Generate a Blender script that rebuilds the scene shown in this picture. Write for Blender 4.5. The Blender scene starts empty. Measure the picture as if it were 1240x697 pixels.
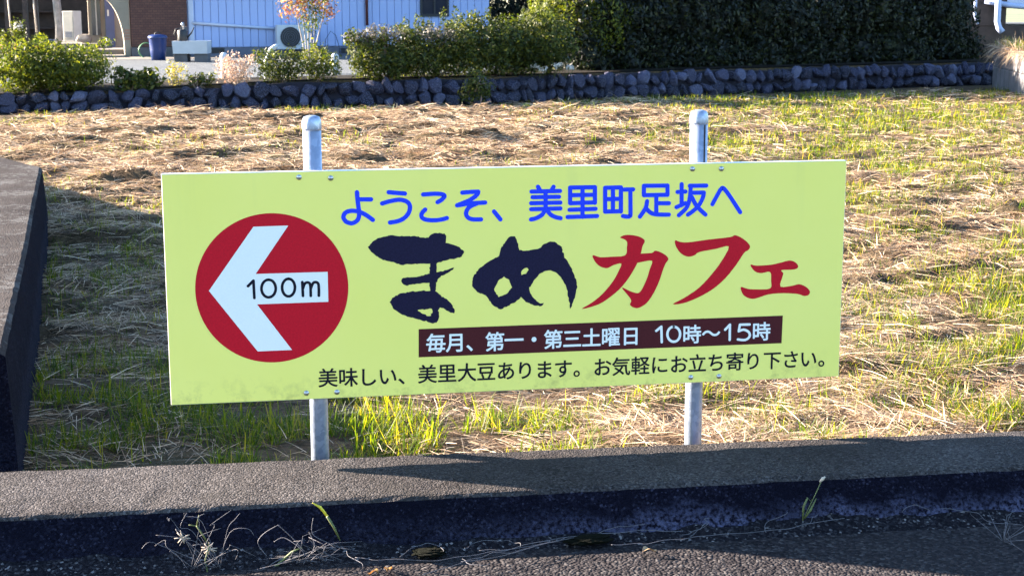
import bpy, bmesh, math, random
import numpy as np
from mathutils import Vector, Matrix
rng = np.random.default_rng(7); random.seed(7)
sc = bpy.context.scene
COL = sc.collection

# ------------------------------------------------------------------ camera
FPX = 1900.0                              # focal length in photo pixels (1240 wide)
CAM = np.array([-0.8251, -4.8889, 1.2488])
YAW, PITCH, ROLL = 0.164415, 0.181633, 0.0026343
_cy, _sy, _cp, _sp, _cr, _sr = (math.cos(YAW), math.sin(YAW), math.cos(PITCH), math.sin(PITCH), math.cos(ROLL), math.sin(ROLL))
RIGHT = np.array([_cy, -_sy, 0]); FWD0 = np.array([_sy, _cy, 0]); UPZ = np.array([0, 0, 1.])
FWD = FWD0*_cp - UPZ*_sp; UP = FWD0*_sp + UPZ*_cp
UAX = RIGHT*_cr - UP*_sr; WAX = RIGHT*_sr + UP*_cr
cam_d = bpy.data.cameras.new('camera'); cam = bpy.data.objects.new('camera', cam_d); COL.objects.link(cam)
cam_d.sensor_width = 36.0; cam_d.sensor_fit = 'HORIZONTAL'; cam_d.lens = 36.0*FPX/1240.0
cam_d.clip_start = 0.05; cam_d.clip_end = 2000
cam.matrix_world = Matrix(((UAX[0], WAX[0], -FWD[0], CAM[0]), (UAX[1], WAX[1], -FWD[1], CAM[1]), (UAX[2], WAX[2], -FWD[2], CAM[2]), (0, 0, 0, 1)))
cam_d.dof.use_dof = True; cam_d.dof.focus_distance = 5.1; cam_d.dof.aperture_fstop = 18
sc.camera = cam

# ------------------------------------------------------------------ sky, sun, exposure
SUN_EL = math.radians(16.6)
SUN_TRAVEL = Vector((0.897*math.cos(SUN_EL), -0.442*math.cos(SUN_EL), -math.sin(SUN_EL))).normalized()
SUN_ROT = math.atan2(-0.897, 0.442)
world = bpy.data.worlds.new('World'); sc.world = world; world.use_nodes = True
wn = world.node_tree; wn.nodes.clear()
sky = wn.nodes.new('ShaderNodeTexSky'); sky.sky_type = 'NISHITA'; sky.sun_disc = False
sky.sun_elevation = SUN_EL; sky.sun_rotation = SUN_ROT
sky.altitude = 100; sky.air_density = 1.0; sky.dust_density = 0.6; sky.ozone_density = 3.0
bg = wn.nodes.new('ShaderNodeBackground'); bg.inputs['Strength'].default_value = 0.066
wo = wn.nodes.new('ShaderNodeOutputWorld')
wn.links.new(sky.outputs[0], bg.inputs[0]); wn.links.new(bg.outputs[0], wo.inputs[0])
sun_d = bpy.data.lights.new('sun', 'SUN'); sun_d.energy = 5.0; sun_d.angle = math.radians(0.5); sun_d.color = (1.0, 0.85, 0.70)
sun = bpy.data.objects.new('sun', sun_d); COL.objects.link(sun)
sun.rotation_euler = SUN_TRAVEL.to_track_quat('-Z', 'Y').to_euler(); sun.location = (-30, 20, 15)
sc.view_settings.view_transform = 'Standard'; sc.view_settings.look = 'None'
sc.view_settings.exposure = 3.35; sc.view_settings.gamma = 1.0; sc.view_settings.use_curve_mapping = False
sc.render.engine = 'CYCLES'
try:
    sc.cycles.max_bounces = 6; sc.cycles.diffuse_bounces = 3; sc.cycles.transparent_max_bounces = 4
except Exception: pass

# ------------------------------------------------------------------ pixel -> place
def ray(px, py):
    u = (px-620)/FPX; w = -(py-348.5)/FPX
    return FWD + UAX*u + WAX*w
def at(px, py, z):
    v = ray(px, py); return CAM + v*((z-CAM[2])/v[2])
def atY(px, py, y):
    v = ray(px, py); return CAM + v*((y-CAM[1])/v[1])
def atD(px, py, d):                       # at a depth in metres along the view
    return CAM + ray(px, py)*d
def pix(P):
    v = np.asarray(P)-CAM; d = v@FWD
    return 620+FPX*(v@UAX)/d, 348.5-FPX*(v@WAX)/d

# ------------------------------------------------------------------ helpers
def new_obj(name, me, mat=None, parent=None):
    o = bpy.data.objects.new(name, me); COL.objects.link(o)
    if mat is not None and me is not None and len(me.materials) == 0: me.materials.append(mat)
    if parent is not None: o.parent = parent
    return o
def tag(o, label=None, cat=None, group=None, kind=None):
    if label: o['label'] = label
    if cat: o['category'] = cat
    if group: o['group'] = group
    if kind: o['kind'] = kind
    return o
def thing(name, label, cat, loc=(0, 0, 0), rz=0.0, group=None):
    o = bpy.data.objects.new(name, None); COL.objects.link(o); o.location = loc; o.rotation_euler = (0, 0, rz)
    o.empty_display_size = 0.1
    return tag(o, label, cat, group)
def pymesh(name, verts, faces, smooth=False):
    me = bpy.data.meshes.new(name)
    me.from_pydata([tuple(map(float, v)) for v in verts], [], faces); me.update()
    if smooth: me.polygons.foreach_set('use_smooth', np.ones(len(me.polygons), bool))
    return me
def fastmesh(name, V, Q, smooth=False):   # V (n,3); Q (m,4) quads or (m,3) tris
    me = bpy.data.meshes.new(name); V = np.ascontiguousarray(V, np.float32); Q = np.ascontiguousarray(Q, np.int32)
    m, k = Q.shape
    me.vertices.add(len(V)); me.vertices.foreach_set('co', V.ravel())
    me.loops.add(m*k); me.loops.foreach_set('vertex_index', Q.ravel())
    me.polygons.add(m); me.polygons.foreach_set('loop_start', np.arange(0, m*k, k, dtype=np.int32))
    me.polygons.foreach_set('loop_total', np.full(m, k, np.int32))
    if smooth: me.polygons.foreach_set('use_smooth', np.ones(m, bool))
    me.update(calc_edges=True); me.validate(); return me
def bm_mesh(name, bm, smooth=False):
    me = bpy.data.meshes.new(name); bm.to_mesh(me); bm.free()
    if smooth: me.polygons.foreach_set('use_smooth', np.ones(len(me.polygons), bool))
    return me
def bm_box(bm, c, s, rot=None):
    M = Matrix.Translation(Vector(c)) @ (rot.to_4x4() if rot else Matrix()) @ Matrix.Diagonal((s[0], s[1], s[2], 1))
    return bmesh.ops.create_cube(bm, size=1, matrix=M)['verts']
def box(name, lo, hi, mat, parent=None, bevel=0.0, seg=2):
    bm = bmesh.new(); lo = np.array(lo, float); hi = np.array(hi, float)
    bm_box(bm, (lo+hi)/2, hi-lo)
    if bevel: bmesh.ops.bevel(bm, geom=list(bm.edges), offset=bevel, segments=seg, affect='EDGES', profile=0.6)
    return new_obj(name, bm_mesh(name, bm), mat, parent)
def tube_data(pts, r, seg=8, cap=True):
    pts = [Vector(p) for p in pts]; n = len(pts)
    rr = r if hasattr(r, '__len__') else [r]*n
    V, Fs = [], []; prev = None
    for i, p in enumerate(pts):
        t = (pts[min(i+1, n-1)]-pts[max(i-1, 0)])
        if t.length < 1e-9: t = Vector((0, 0, 1))
        t.normalize()
        a = prev if prev is not None else (Vector((0, 0, 1)) if abs(t.z) < .9 else Vector((1, 0, 0)))
        x = (a - t*a.dot(t)); x = x.normalized() if x.length > 1e-6 else t.orthogonal().normalized(); prev = x; y = t.cross(x)
        for k in range(seg):
            an = 2*math.pi*k/seg; V.append(p + x*(rr[i]*math.cos(an)) + y*(rr[i]*math.sin(an)))
    for i in range(n-1):
        for k in range(seg):
            k2 = (k+1) % seg; Fs.append((i*seg+k, i*seg+k2, (i+1)*seg+k2, (i+1)*seg+k))
    if cap: Fs.append(tuple(range(seg))[::-1]); Fs.append(tuple((n-1)*seg+k for k in range(seg)))
    return V, Fs
def tubes(name, paths, mat, parent=None, seg=6):
    V, Fs = [], []
    for pts, r in paths:
        v, f = tube_data(pts, r, seg); b = len(V); V += v; Fs += [tuple(i+b for i in q) for q in f]
    return new_obj(name, pymesh(name, V, Fs, True), mat, parent)
def lathe(name, prof, mat, parent=None, seg=24, loc=(0, 0, 0)):
    V, Fs = [], []
    for (r, z) in prof:
        for k in range(seg):
            a = 2*math.pi*k/seg; V.append((loc[0]+r*math.cos(a), loc[1]+r*math.sin(a), loc[2]+z))
    for i in range(len(prof)-1):
        for k in range(seg):
            k2 = (k+1) % seg; Fs.append((i*seg+k, i*seg+k2, (i+1)*seg+k2, (i+1)*seg+k))
    Fs.append(tuple(range(seg))[::-1]); Fs.append(tuple((len(prof)-1)*seg+k for k in range(seg)))
    o = new_obj(name, pymesh(name, V, Fs, True), mat, parent); return o

# value noise in numpy
_perm = rng.random((256, 256))
def vnoise(x, y):
    x = np.asarray(x, float); y = np.asarray(y, float)
    xi = np.floor(x).astype(int); yi = np.floor(y).astype(int); fx = x-xi; fy = y-yi
    fx = fx*fx*(3-2*fx); fy = fy*fy*(3-2*fy)
    g = lambda a, b: _perm[a & 255, b & 255]
    return (g(xi, yi)*(1-fx)+g(xi+1, yi)*fx)*(1-fy)+(g(xi, yi+1)*(1-fx)+g(xi+1, yi+1)*fx)*fy
def fbm(x, y, o=4):
    s = 0; a = .5; t = 0
    for i in range(o):
        s = s+a*vnoise(x*2**i+17*i, y*2**i+31*i); t += a; a *= .5
    return s/t
def sstep(a, b, x): t = np.clip((x-a)/(b-a), 0, 1); return t*t*(3-2*t)

# ------------------------------------------------------------------ material helpers
class NT:
    def __init__(s, name):
        s.m = bpy.data.materials.new(name); s.m.use_nodes = True; s.t = s.m.node_tree; s.t.nodes.clear()
        s.out = s.n('ShaderNodeOutputMaterial'); s.b = s.n('ShaderNodeBsdfPrincipled'); s.l(s.b.outputs[0], s.out.inputs[0])
        s._co = None
    def n(s, ty, **kw):
        d = s.t.nodes.new(ty)
        for k, v in kw.items(): setattr(d, k, v)
        return d
    def l(s, a, b): s.t.links.new(a, b)
    def co(s):
        if s._co is None: s._co = s.n('ShaderNodeTexCoord').outputs['Object']
        return s._co
    def noise(s, scale, detail=4, rough=.55, scl=None, out=0, dist=0.0):
        d = s.n('ShaderNodeTexNoise'); d.inputs['Scale'].default_value = scale; d.inputs['Detail'].default_value = detail
        d.inputs['Roughness'].default_value = rough; d.inputs['Distortion'].default_value = dist
        c = s.co()
        if scl:
            mp = s.n('ShaderNodeMapping'); mp.inputs['Scale'].default_value = scl; s.l(c, mp.inputs[0]); c = mp.outputs[0]
        s.l(c, d.inputs['Vector']); return d.outputs[out]
    def voro(s, scale, feature='F1', out='Distance', rnd=1.0):
        d = s.n('ShaderNodeTexVoronoi'); d.feature = feature; d.inputs['Scale'].default_value = scale; d.inputs['Randomness'].default_value = rnd
        s.l(s.co(), d.inputs['Vector']); return d.outputs[out]
    def ramp(s, fac, stops, interp='LINEAR'):
        d = s.n('ShaderNodeValToRGB'); d.color_ramp.interpolation = interp; e = d.color_ramp.elements
        while len(e) < len(stops): e.new(0.5)
        for i, (p, c) in enumerate(stops):
            e[i].position = p; e[i].color = (c if hasattr(c, '__len__') else (c, c, c))[:3] + (1,) if hasattr(c, '__len__') else (c, c, c, 1)
        s.l(fac, d.inputs[0]); return d.outputs[0]
    def mix(s, fac, a, b, mode='MIX'):
        d = s.n('ShaderNodeMix'); d.data_type = 'RGBA'; d.blend_type = mode
        for v, i in ((fac, 0), (a, 6), (b, 7)):
            if hasattr(v, 'is_linked') or hasattr(v, 'links'): s.l(v, d.inputs[i])
            elif hasattr(v, '__len__'): d.inputs[i].default_value = tuple(v)[:3]+(1,)
            else: d.inputs[i].default_value = v if i == 0 else (v, v, v, 1)
        return d.outputs[2]
    def math(s, op, a, b=0.0):
        d = s.n('ShaderNodeMath'); d.operation = op
        for v, i in ((a, 0), (b, 1)):
            if hasattr(v, 'links'): s.l(v, d.inputs[i])
            else: d.inputs[i].default_value = v
        return d.outputs[0]
    def bump(s, h, strength=.5, dist=.01):
        d = s.n('ShaderNodeBump'); d.inputs['Strength'].default_value = strength; d.inputs['Distance'].default_value = dist
        s.l(h, d.inputs['Height']); s.l(d.outputs[0], s.b.inputs['Normal']); return d
    def island(s): return s.n('ShaderNodeNewGeometry').outputs['Random Per Island']
    def objrnd(s): return s.n('ShaderNodeObjectInfo').outputs['Random']
    def set(s, col=None, rough=None, metal=None, spec=None):
        b = s.b
        if col is not None:
            if hasattr(col, 'links'): s.l(col, b.inputs['Base Color'])
            else: b.inputs['Base Color'].default_value = tuple(col)[:3]+(1,)
        if rough is not None:
            if hasattr(rough, 'links'): s.l(rough, b.inputs['Roughness'])
            else: b.inputs['Roughness'].default_value = rough
        if metal is not None: b.inputs['Metallic'].default_value = metal
        if spec is not None: b.inputs['Specular IOR Level'].default_value = spec
        return s
    def translucent(s, col, fac):
        tr = s.n('ShaderNodeBsdfTranslucent'); mx = s.n('ShaderNodeMixShader'); mx.inputs[0].default_value = fac
        if hasattr(col, 'links'): s.l(col, tr.inputs[0])
        else: tr.inputs[0].default_value = tuple(col)[:3]+(1,)
        s.l(s.b.outputs[0], mx.inputs[1]); s.l(tr.outputs[0], mx.inputs[2]); s.l(mx.outputs[0], s.out.inputs[0]); return s
def plain(name, col, rough=.6, metal=0.0, var=.12, scale=6.0, bump=0.0, spec=.5):
    t = NT(name); nz = t.noise(scale, 5)
    lo = tuple(c*(1-var) for c in col); hi = tuple(min(1, c*(1+var)) for c in col)
    t.set(t.ramp(nz, [(.3, lo), (.7, hi)]), rough, metal, spec)
    if bump: t.bump(t.noise(scale*8, 4), bump, .01)
    return t.m
def leafmat(name, stops, trans=.35, rough=.55, tcol=None):
    t = NT(name); c = t.ramp(t.island(), stops); t.set(c, rough, spec=.35)
    tc = t.mix(1.0, c, tcol or (1.5, 1.5, .5), 'MULTIPLY'); t.translucent(tc, trans); return t.m

M = {}
def build_materials():
    # asphalt road, coarse aggregate
    t = NT('asphalt'); v = t.voro(105, out='Color'); vd = t.voro(105); n1 = t.noise(1.6, 5); n2 = t.noise(30, 5)
    sp = t.n('ShaderNodeSeparateColor'); t.l(v, sp.inputs[0])
    c = t.ramp(sp.outputs[0], [(0, (.011, .010, .012)), (.55, (.027, .024, .026)), (.86, (.044, .04, .041)), (1, (.075, .07, .07))])
    c = t.mix(t.ramp(n1, [(.3, 0.), (.75, .55)]), c, (.03, .027, .028))
    t.set(c, .95, spec=.05); t.bump(t.math('SUBTRACT', n2, t.math('MULTIPLY', vd, 1.1)), .9, .006); M['asphalt'] = t.m
    # exposed aggregate concrete of the kerb top
    t = NT('aggregate_concrete'); v = t.voro(165, out='Color'); vd = t.voro(165); n1 = t.noise(1.3, 6); n2 = t.noise(9, 6); n3 = t.noise(60, 5)
    sp = t.n('ShaderNodeSeparateColor'); t.l(v, sp.inputs[0])
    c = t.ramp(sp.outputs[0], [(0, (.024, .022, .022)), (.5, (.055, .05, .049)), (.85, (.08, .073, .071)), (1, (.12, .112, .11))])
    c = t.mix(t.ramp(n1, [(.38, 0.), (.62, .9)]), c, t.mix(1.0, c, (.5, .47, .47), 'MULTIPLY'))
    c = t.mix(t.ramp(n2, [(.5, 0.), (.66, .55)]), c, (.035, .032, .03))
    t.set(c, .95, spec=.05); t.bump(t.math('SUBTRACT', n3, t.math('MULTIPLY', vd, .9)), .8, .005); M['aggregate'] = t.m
    # the cast faces: smooth concrete, their shade painted in as blue-black, with lime bloom in blotches
    t = NT('painted_shade_concrete'); n2 = t.noise(9, 6); n3 = t.noise(90, 5); v = t.voro(165, out='Color'); vd = t.voro(165)
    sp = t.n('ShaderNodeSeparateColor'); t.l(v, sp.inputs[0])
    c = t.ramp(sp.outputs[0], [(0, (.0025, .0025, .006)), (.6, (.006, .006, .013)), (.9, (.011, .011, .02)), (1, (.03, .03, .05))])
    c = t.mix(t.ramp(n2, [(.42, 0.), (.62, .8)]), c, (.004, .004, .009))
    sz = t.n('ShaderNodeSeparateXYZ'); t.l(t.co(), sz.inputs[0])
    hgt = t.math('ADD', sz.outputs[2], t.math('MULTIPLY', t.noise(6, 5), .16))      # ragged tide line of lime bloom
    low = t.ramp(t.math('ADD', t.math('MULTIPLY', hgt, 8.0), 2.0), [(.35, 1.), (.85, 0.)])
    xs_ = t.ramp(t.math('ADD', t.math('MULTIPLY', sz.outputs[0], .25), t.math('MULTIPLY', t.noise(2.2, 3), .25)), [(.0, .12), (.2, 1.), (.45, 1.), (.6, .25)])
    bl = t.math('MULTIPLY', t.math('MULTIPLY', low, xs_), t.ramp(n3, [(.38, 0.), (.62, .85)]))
    c = t.mix(bl, c, (.10, .105, .18)); t.set(c, .95, spec=.04); t.bump(t.math('SUBTRACT', n3, vd), .9, .006); M['painted_shade'] = t.m
    # older concrete of the wall on the left
    t = NT('weathered_concrete'); n1 = t.noise(2.2, 6); n2 = t.noise(14, 6); n3 = t.noise(120, 4); vd = t.voro(110)
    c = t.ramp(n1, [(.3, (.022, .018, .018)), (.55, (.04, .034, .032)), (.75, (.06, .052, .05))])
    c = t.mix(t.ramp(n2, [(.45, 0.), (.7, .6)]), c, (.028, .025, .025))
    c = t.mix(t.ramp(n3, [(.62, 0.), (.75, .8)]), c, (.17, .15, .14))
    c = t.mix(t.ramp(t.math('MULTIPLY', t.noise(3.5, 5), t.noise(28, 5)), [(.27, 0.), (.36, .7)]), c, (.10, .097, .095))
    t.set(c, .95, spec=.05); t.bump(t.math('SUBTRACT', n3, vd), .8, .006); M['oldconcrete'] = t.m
    # field soil with litter
    t = NT('field_soil'); n1 = t.noise(.6, 5); n2 = t.noise(12, 6); n3 = t.noise(70, 5, scl=(.4, 1, 1))
    c = t.ramp(n2, [(.3, (.025, .016, .010)), (.55, (.085, .057, .035)), (.75, (.18, .13, .08))])
    c = t.mix(t.ramp(n1, [(.4, 0.), (.65, .5)]), c, (.025, .035, .01))
    c = t.mix(t.ramp(n3, [(.48, 0.), (.66, .55)]), c, (.17, .115, .07))
    t.set(c, .95, spec=.1); t.bump(n3, .9, .03); M['soil'] = t.m
    M['bed_soil'] = plain('bed_soil', (.016, .013, .010), .95, var=.5, scale=12, bump=.8, spec=.1)
    t = NT('yard_gravel'); v = t.voro(28, out='Color'); sp = t.n('ShaderNodeSeparateColor'); t.l(v, sp.inputs[0])
    c = t.ramp(sp.outputs[0], [(0, (.03, .038, .046)), (.6, (.062, .076, .088)), (1, (.13, .145, .155))])
    t.set(t.mix(t.ramp(t.noise(.8, 4), [(.4, 0.), (.7, .5)]), c, (.045, .055, .06)), .9); t.bump(t.voro(28), .8, .02); M['gravel'] = t.m
    M['yard_concrete'] = plain('yard_concrete', (0.156, 0.132, 0.108), .85, var=.2, scale=3, bump=.3)
    M['terrain'] = plain('terrain', (.11, .13, .06), .95, var=.4, scale=.1)
    # sign
    t = NT('panel_yellow'); n1 = t.noise(2.2, 4); n2 = t.noise(260, 3)
    c = t.ramp(n1, [(.3, (.94, .85, .19)), (.7, (.96, .87, .22))])
    c = t.mix(t.ramp(n2, [(.3, 0.), (.8, .10)]), c, (.85, .84, .24))
    sz = t.n('ShaderNodeSeparateXYZ'); t.l(t.co(), sz.inputs[0])
    edge = t.ramp(sz.outputs[2], [(0., .9), (.10, 0.)])
    grime = t.math('MULTIPLY', edge, t.ramp(t.noise(13, 7, .75), [(.5, 0.), (.72, .6)]))
    c = t.mix(grime, c, (.25, .24, .08))
    streak = t.math('MULTIPLY', t.ramp(t.noise(9, 5, scl=(1, 1, .06)), [(.6, 0.), (.8, .22)]), t.ramp(sz.outputs[2], [(.45, 0.), (.73, 1.)]))
    c = t.mix(streak, c, (.5, .52, .2))
    t.bump(t.noise(1.6, 2), .25, .01); t.set(c, .42, spec=.25); M['yellow'] = t.m
    def film(name, col, spec=.12, v=.1):
        t = NT(name); t.set(t.ramp(t.noise(180, 3), [(.3, tuple(x*(1-v) for x in col)), (.7, tuple(min(1, x*(1+v)) for x in col))]), .45, spec=spec); return t.m
    M['film_red'] = film('film_red', (.56, .008, .022)); M['film_white'] = film('film_white', (.86, .87, .84), v=.02)
    M['film_blue'] = film('film_blue', (.018, .055, .78)); M['film_black'] = film('film_black', (.008, .008, .018))
    M['film_navy'] = film('film_navy', (.012, .010, .035), v=.3); M['film_maroon'] = film('film_maroon', (.075, .013, .016))
    M['alu'] = plain('aluminium_edge', (.75, .76, .77), .35, .6, var=.06)
    t = NT('galvanised_steel'); v = t.voro(70, out='Color'); sp = t.n('ShaderNodeSeparateColor'); t.l(v, sp.inputs[0])
    t.set(t.ramp(sp.outputs[0], [(0, (.28, .33, .44)), (1, (.42, .48, .60))]), t.ramp(t.noise(30, 5), [(.3, .3), (.7, .45)]), .55); M['galv'] = t.m
    M['steel_dark'] = plain('strip_dark', (.015, .013, .015), .7)
    M['bolt'] = plain('bolt_steel', (.5, .52, .55), .35, .9)
    # stones
    t = NT('field_stone'); n1 = t.noise(5, 6); n2 = t.noise(22, 6, .65)
    r = t.objrnd(); base = t.ramp(r, [(0, (.006, .006, .014)), (.45, (.015, .015, .036)), (.8, (.04, .041, .08)), (1, (.13, .135, .21))])
    c = t.mix(t.ramp(n1, [(.35, 0.), (.6, .8)]), base, t.mix(1.0, base, (.4, .4, .42), 'MULTIPLY'))
    c = t.mix(t.ramp(n2, [(.54, 0.), (.62, .9)]), c, (.24, .25, .36))
    t.set(c, .9, spec=.25); t.bump(n2, .7, .02); M['stone'] = t.m
    M['mortar'] = plain('mortar', (.009, .009, .019), .95, var=.4, scale=14, bump=.6)
    # vegetation
    hay = [(0, (.06, .032, .018)), (.2, (.17, .10, .058)), (.55, (.40, .28, .17)), (1, (.76, .62, .44))]
    t = NT('dry_hay'); c = t.ramp(t.island(), hay); n = t.noise(.9, 3)
    c = t.mix(t.ramp(n, [(.35, .0), (.7, .6)]), c, t.mix(1.0, c, (.9, .77, .65), 'MULTIPLY')); t.set(c, .6, spec=.3)
    t.translucent(c, .25); M['hay'] = t.m
    M['grass'] = leafmat('green_grass', [(0, (.022, .05, .004)), (.5, (.08, .125, .007)), (.85, (.19, .20, .01)), (1, (.30, .23, .05))], .6, .5, (1.7, 1.6, .35))
    M['leaf_dark'] = leafmat('leaf_dark', [(0, (.002, .004, .002)), (.6, (.007, .012, .004)), (.9, (.018, .025, .006)), (1, (.05, .055, .012))], .2)
    M['leaf_mid'] = leafmat('leaf_mid', [(0, (.014, .022, .004)), (.6, (.045, .065, .009)), (1, (.125, .13, .018))], .35)
    M['leaf_lime'] = leafmat('leaf_lime', [(0, (.02, .035, .004)), (.6, (.075, .10, .008)), (1, (.2, .2, .018))], .4)
    M['leaf_grey'] = leafmat('leaf_grey', [(0, (0.056, 0.0525, 0.042)), (.6, (0.105, 0.098, 0.084)), (1, (0.196, 0.175, 0.147))], .25, tcol=(1, 1, .9))
    M['leaf_pink'] = leafmat('leaf_pink', [(0, (0.3, 0.1875, 0.135)), (.6, (0.465, 0.3375, 0.255)), (1, (0.585, 0.48, 0.375))], .3, tcol=(1, .9, .8))
    M['leaf_red'] = leafmat('leaf_red', [(0, (0.21, 0.049, 0.042)), (.4, (0.315, 0.14, 0.084)), (1, (0.385, 0.315, 0.042))], .4, tcol=(0.91, 0.63, 0.42))
    M['flower_yellow'] = leafmat('flower_yellow', [(0, (0.3, 0.24, 0.036)), (1, (0.45, 0.39, 0.12))], .3, tcol=(1, 1, .6))
    M['flower_white'] = leafmat('flower_white', [(0, (.6, .6, .6)), (1, (.85, .82, .8))], .2, tcol=(1, 1, 1))
    M['bark'] = plain('bark', (.16, .12, .09), .9, var=.4, scale=12, bump=.6)
    M['bark_pale'] = plain('bark_pale', (0.252, 0.228, 0.204), .9, var=.3, scale=9, bump=.5)
    M['straw_pale'] = plain('straw_pale', (0.4125, 0.345, 0.27), .7, var=.25, scale=20)
    M['vine'] = plain('vine_dry', (.10, .097, .11), .75, var=.35, scale=30)
    M['weed_green'] = plain('weed_green', (0.096, 0.12, 0.036), .6, var=.3, scale=30)
    M['weed_yellow'] = plain('weed_yellow', (.62, .52, .03), .6, var=.2, scale=30)
    t = NT('moss'); n = t.noise(60, 6); t.set(t.ramp(n, [(.3, (.003, .004, .002)), (.7, (.010, .012, .005))]), .95, spec=.1); t.bump(n, 1, .01); M['moss'] = t.m
    M['leaf_dry'] = plain('leaf_dry', (.40, .26, .14), .7, var=.25, scale=25)
    t = NT('drift_soil'); v = t.voro(150, out='Color'); sp = t.n('ShaderNodeSeparateColor'); t.l(v, sp.inputs[0]); n = t.noise(40, 6)
    c = t.ramp(sp.outputs[0], [(0, (.005, .005, .007)), (.7, (.014, .013, .016)), (.95, (.04, .038, .042)), (1, (.16, .15, .15))]); t.set(c, .95, spec=.05); t.bump(n, 1, .012); M['drift'] = t.m
    # house
    M['siding'] = plain('siding_metal', (.33, .42, .68), .5, var=.07, scale=1.2)
    M['trim'] = plain('trim_white', (.50, .54, .66), .5, var=.06)
    M['plinth'] = plain('plinth_concrete', (.13, .14, .18), .9, var=.2, scale=2, bump=.4)
    t = NT('brown_brick'); br = t.n('ShaderNodeTexBrick'); t.l(t.co(), br.inputs['Vector'])
    mp = t.n('ShaderNodeMapping'); mp.inputs['Rotation'].default_value = (math.radians(90), 0, 0); t.l(t.co(), mp.inputs[0]); t.l(mp.outputs[0], br.inputs['Vector'])
    br.inputs['Color1'].default_value = (.08, .03, .022, 1); br.inputs['Color2'].default_value = (.11, .045, .03, 1); br.inputs['Mortar'].default_value = (.022, .014, .014, 1)
    br.inputs['Scale'].default_value = 4.5; br.inputs['Mortar Size'].default_value = .02; t.set(br.outputs[0], .8); t.bump(br.outputs[1], -.6, .01); M['brick'] = t.m
    M['cream'] = plain('cream_stucco', (0.23, 0.195, 0.145), .85, var=.12, scale=4, bump=.4)
    M['brown_band'] = plain('brown_band', (.28, .15, .10), .8)
    M['dark_wood'] = plain('dark_wood', (.05, .032, .025), .7, var=.4, scale=5)
    M['black'] = plain('black_plastic', (.012, .012, .014), .5)
    M['bin_blue'] = plain('bin_blue', (.012, .03, .12), .35, var=.1)
    M['white_enamel'] = plain('white_enamel', (0.48, 0.504, 0.528), .35, var=.06)
    M['offwhite'] = plain('offwhite_panel', (0.348, 0.324, 0.276), .5, var=.08)
    M['pipe_brown'] = plain('pipe_brown', (.10, .03, .025), .5)
    M['pipe_blue'] = plain('pipe_pale_blue', (.42, .50, .72), .4)
    M['hose'] = plain('hose_green', (.06, .16, .07), .45)
    M['roof'] = plain('roof_tile', (.06, .065, .075), .5, var=.3, scale=3)
    M['shutter'] = plain('door_blue_grey', (.06, .08, .16), .4)
    t = NT('window_glass'); t.set((.02, .025, .04), .08, spec=.7); M['glass'] = t.m
    M['rock'] = plain('garden_rock', (0.228, 0.192, 0.15), .9, var=.25, scale=5, bump=.6)
    M['block'] = plain('block_concrete', (.09, .088, .092), .9, var=.35, scale=3, bump=.5)
    M['terracotta'] = plain('terracotta', (.28, .10, .05), .8)
build_materials()

# ================================================================== SETTING
ZW = -0.168      # top of the front kerb wall
ZF = -0.47       # field
ZR = -0.305      # road
ZL = 0.055       # top of the concrete wall on the left
ZY = -0.02       # gravel yard behind the stone wall
SW = [(-9.0, 20.6), (-4.65, 20.5), (0.58, 20.55), (3.2, 21.05), (7.0, 22.8), (13.8, 25.1), (16.5, 26.2)]   # stone wall line
def sw_y(x): return np.interp(x, [p[0] for p in SW], [p[1] for p in SW])
def wall_top(x):                        # the stone wall and the yard edge dip towards the left
    return ZY-.17*sstep(.8, -4.6, np.asarray(x, float))
def green_mask(x, y):
    """share of living grass against hay"""
    n = fbm(x*.55+3, y*.45+9, 4)
    px = 620+FPX*((x-CAM[0])*_cy-(y-CAM[1])*_sy)/np.maximum((x-CAM[0])*_sy+(y-CAM[1])*_cy, .5)
    right = sstep(1.0, 5.5, x-(y-2)*.12)
    near = 1-sstep(1.2, 4.5, y)
    wallside = sstep(2.4, .6, sw_y(x)-y)
    leftw = sstep(2.3, 1.2, x+1.75+.09*y)*(y < 8.5)
    g = .12+.82*right+.50*near+.42*wallside+.22*leftw
    return np.clip(g+(n-.5)*1.5, .02, .97)
def beside_left_wall(x, y): return sstep(2.3, 1.2, x+1.75+.09*y)*(y < 8.5)
def mound(x, y):
    a = fbm(x*1.1+40, y*1.9+5, 3); b = fbm(x*3.1+7, y*4.6+70, 3)
    w = 1-green_mask(x, y)
    far = .5+.8*sstep(1.0, 7.0, y)
    far = far*(1-.85*sstep(2.6, .4, sw_y(x)-y))
    return (np.minimum(np.clip(a-.42, 0, 1)*.34, .07)+np.minimum(np.clip(b-.44, 0, 1)*.42, .075))*(.35+.65*w)*far
def ground_z(x, y):
    return ZF + mound(x, y) + .04*(fbm(x*.35, y*.35, 2)-.5) 
# large terrain sheet to the horizon
tag(new_obj('terrain', pymesh('terrain', [(-900, -900, ZF-.35), (900, -900, ZF-.35), (900, 900, ZF-.35), (-900, 900, ZF-.35)], [(0, 1, 2, 3)]), M['terrain']), kind='structure')
# field
ny, nx = 300, 320
ys = .0 + 26.3*(np.linspace(0, 1, ny)**1.9)-.16; us = np.linspace(-1, 1, nx)
V = np.zeros((ny, nx, 3))
for j, y in enumerate(ys):
    half = 4.5+.62*y; x = us*half+.8+.08*y
    V[j, :, 0] = x; V[j, :, 1] = y; V[j, :, 2] = ground_z(x, np.full(nx, y))-.012
idx = np.arange(ny*nx).reshape(ny, nx)
Q = np.stack([idx[:-1, :-1], idx[:-1, 1:], idx[1:, 1:], idx[1:, :-1]], -1).reshape(-1, 4)
tag(new_obj('field', fastmesh('field', V.reshape(-1, 3), Q, True), M['soil']), kind='structure')
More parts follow.
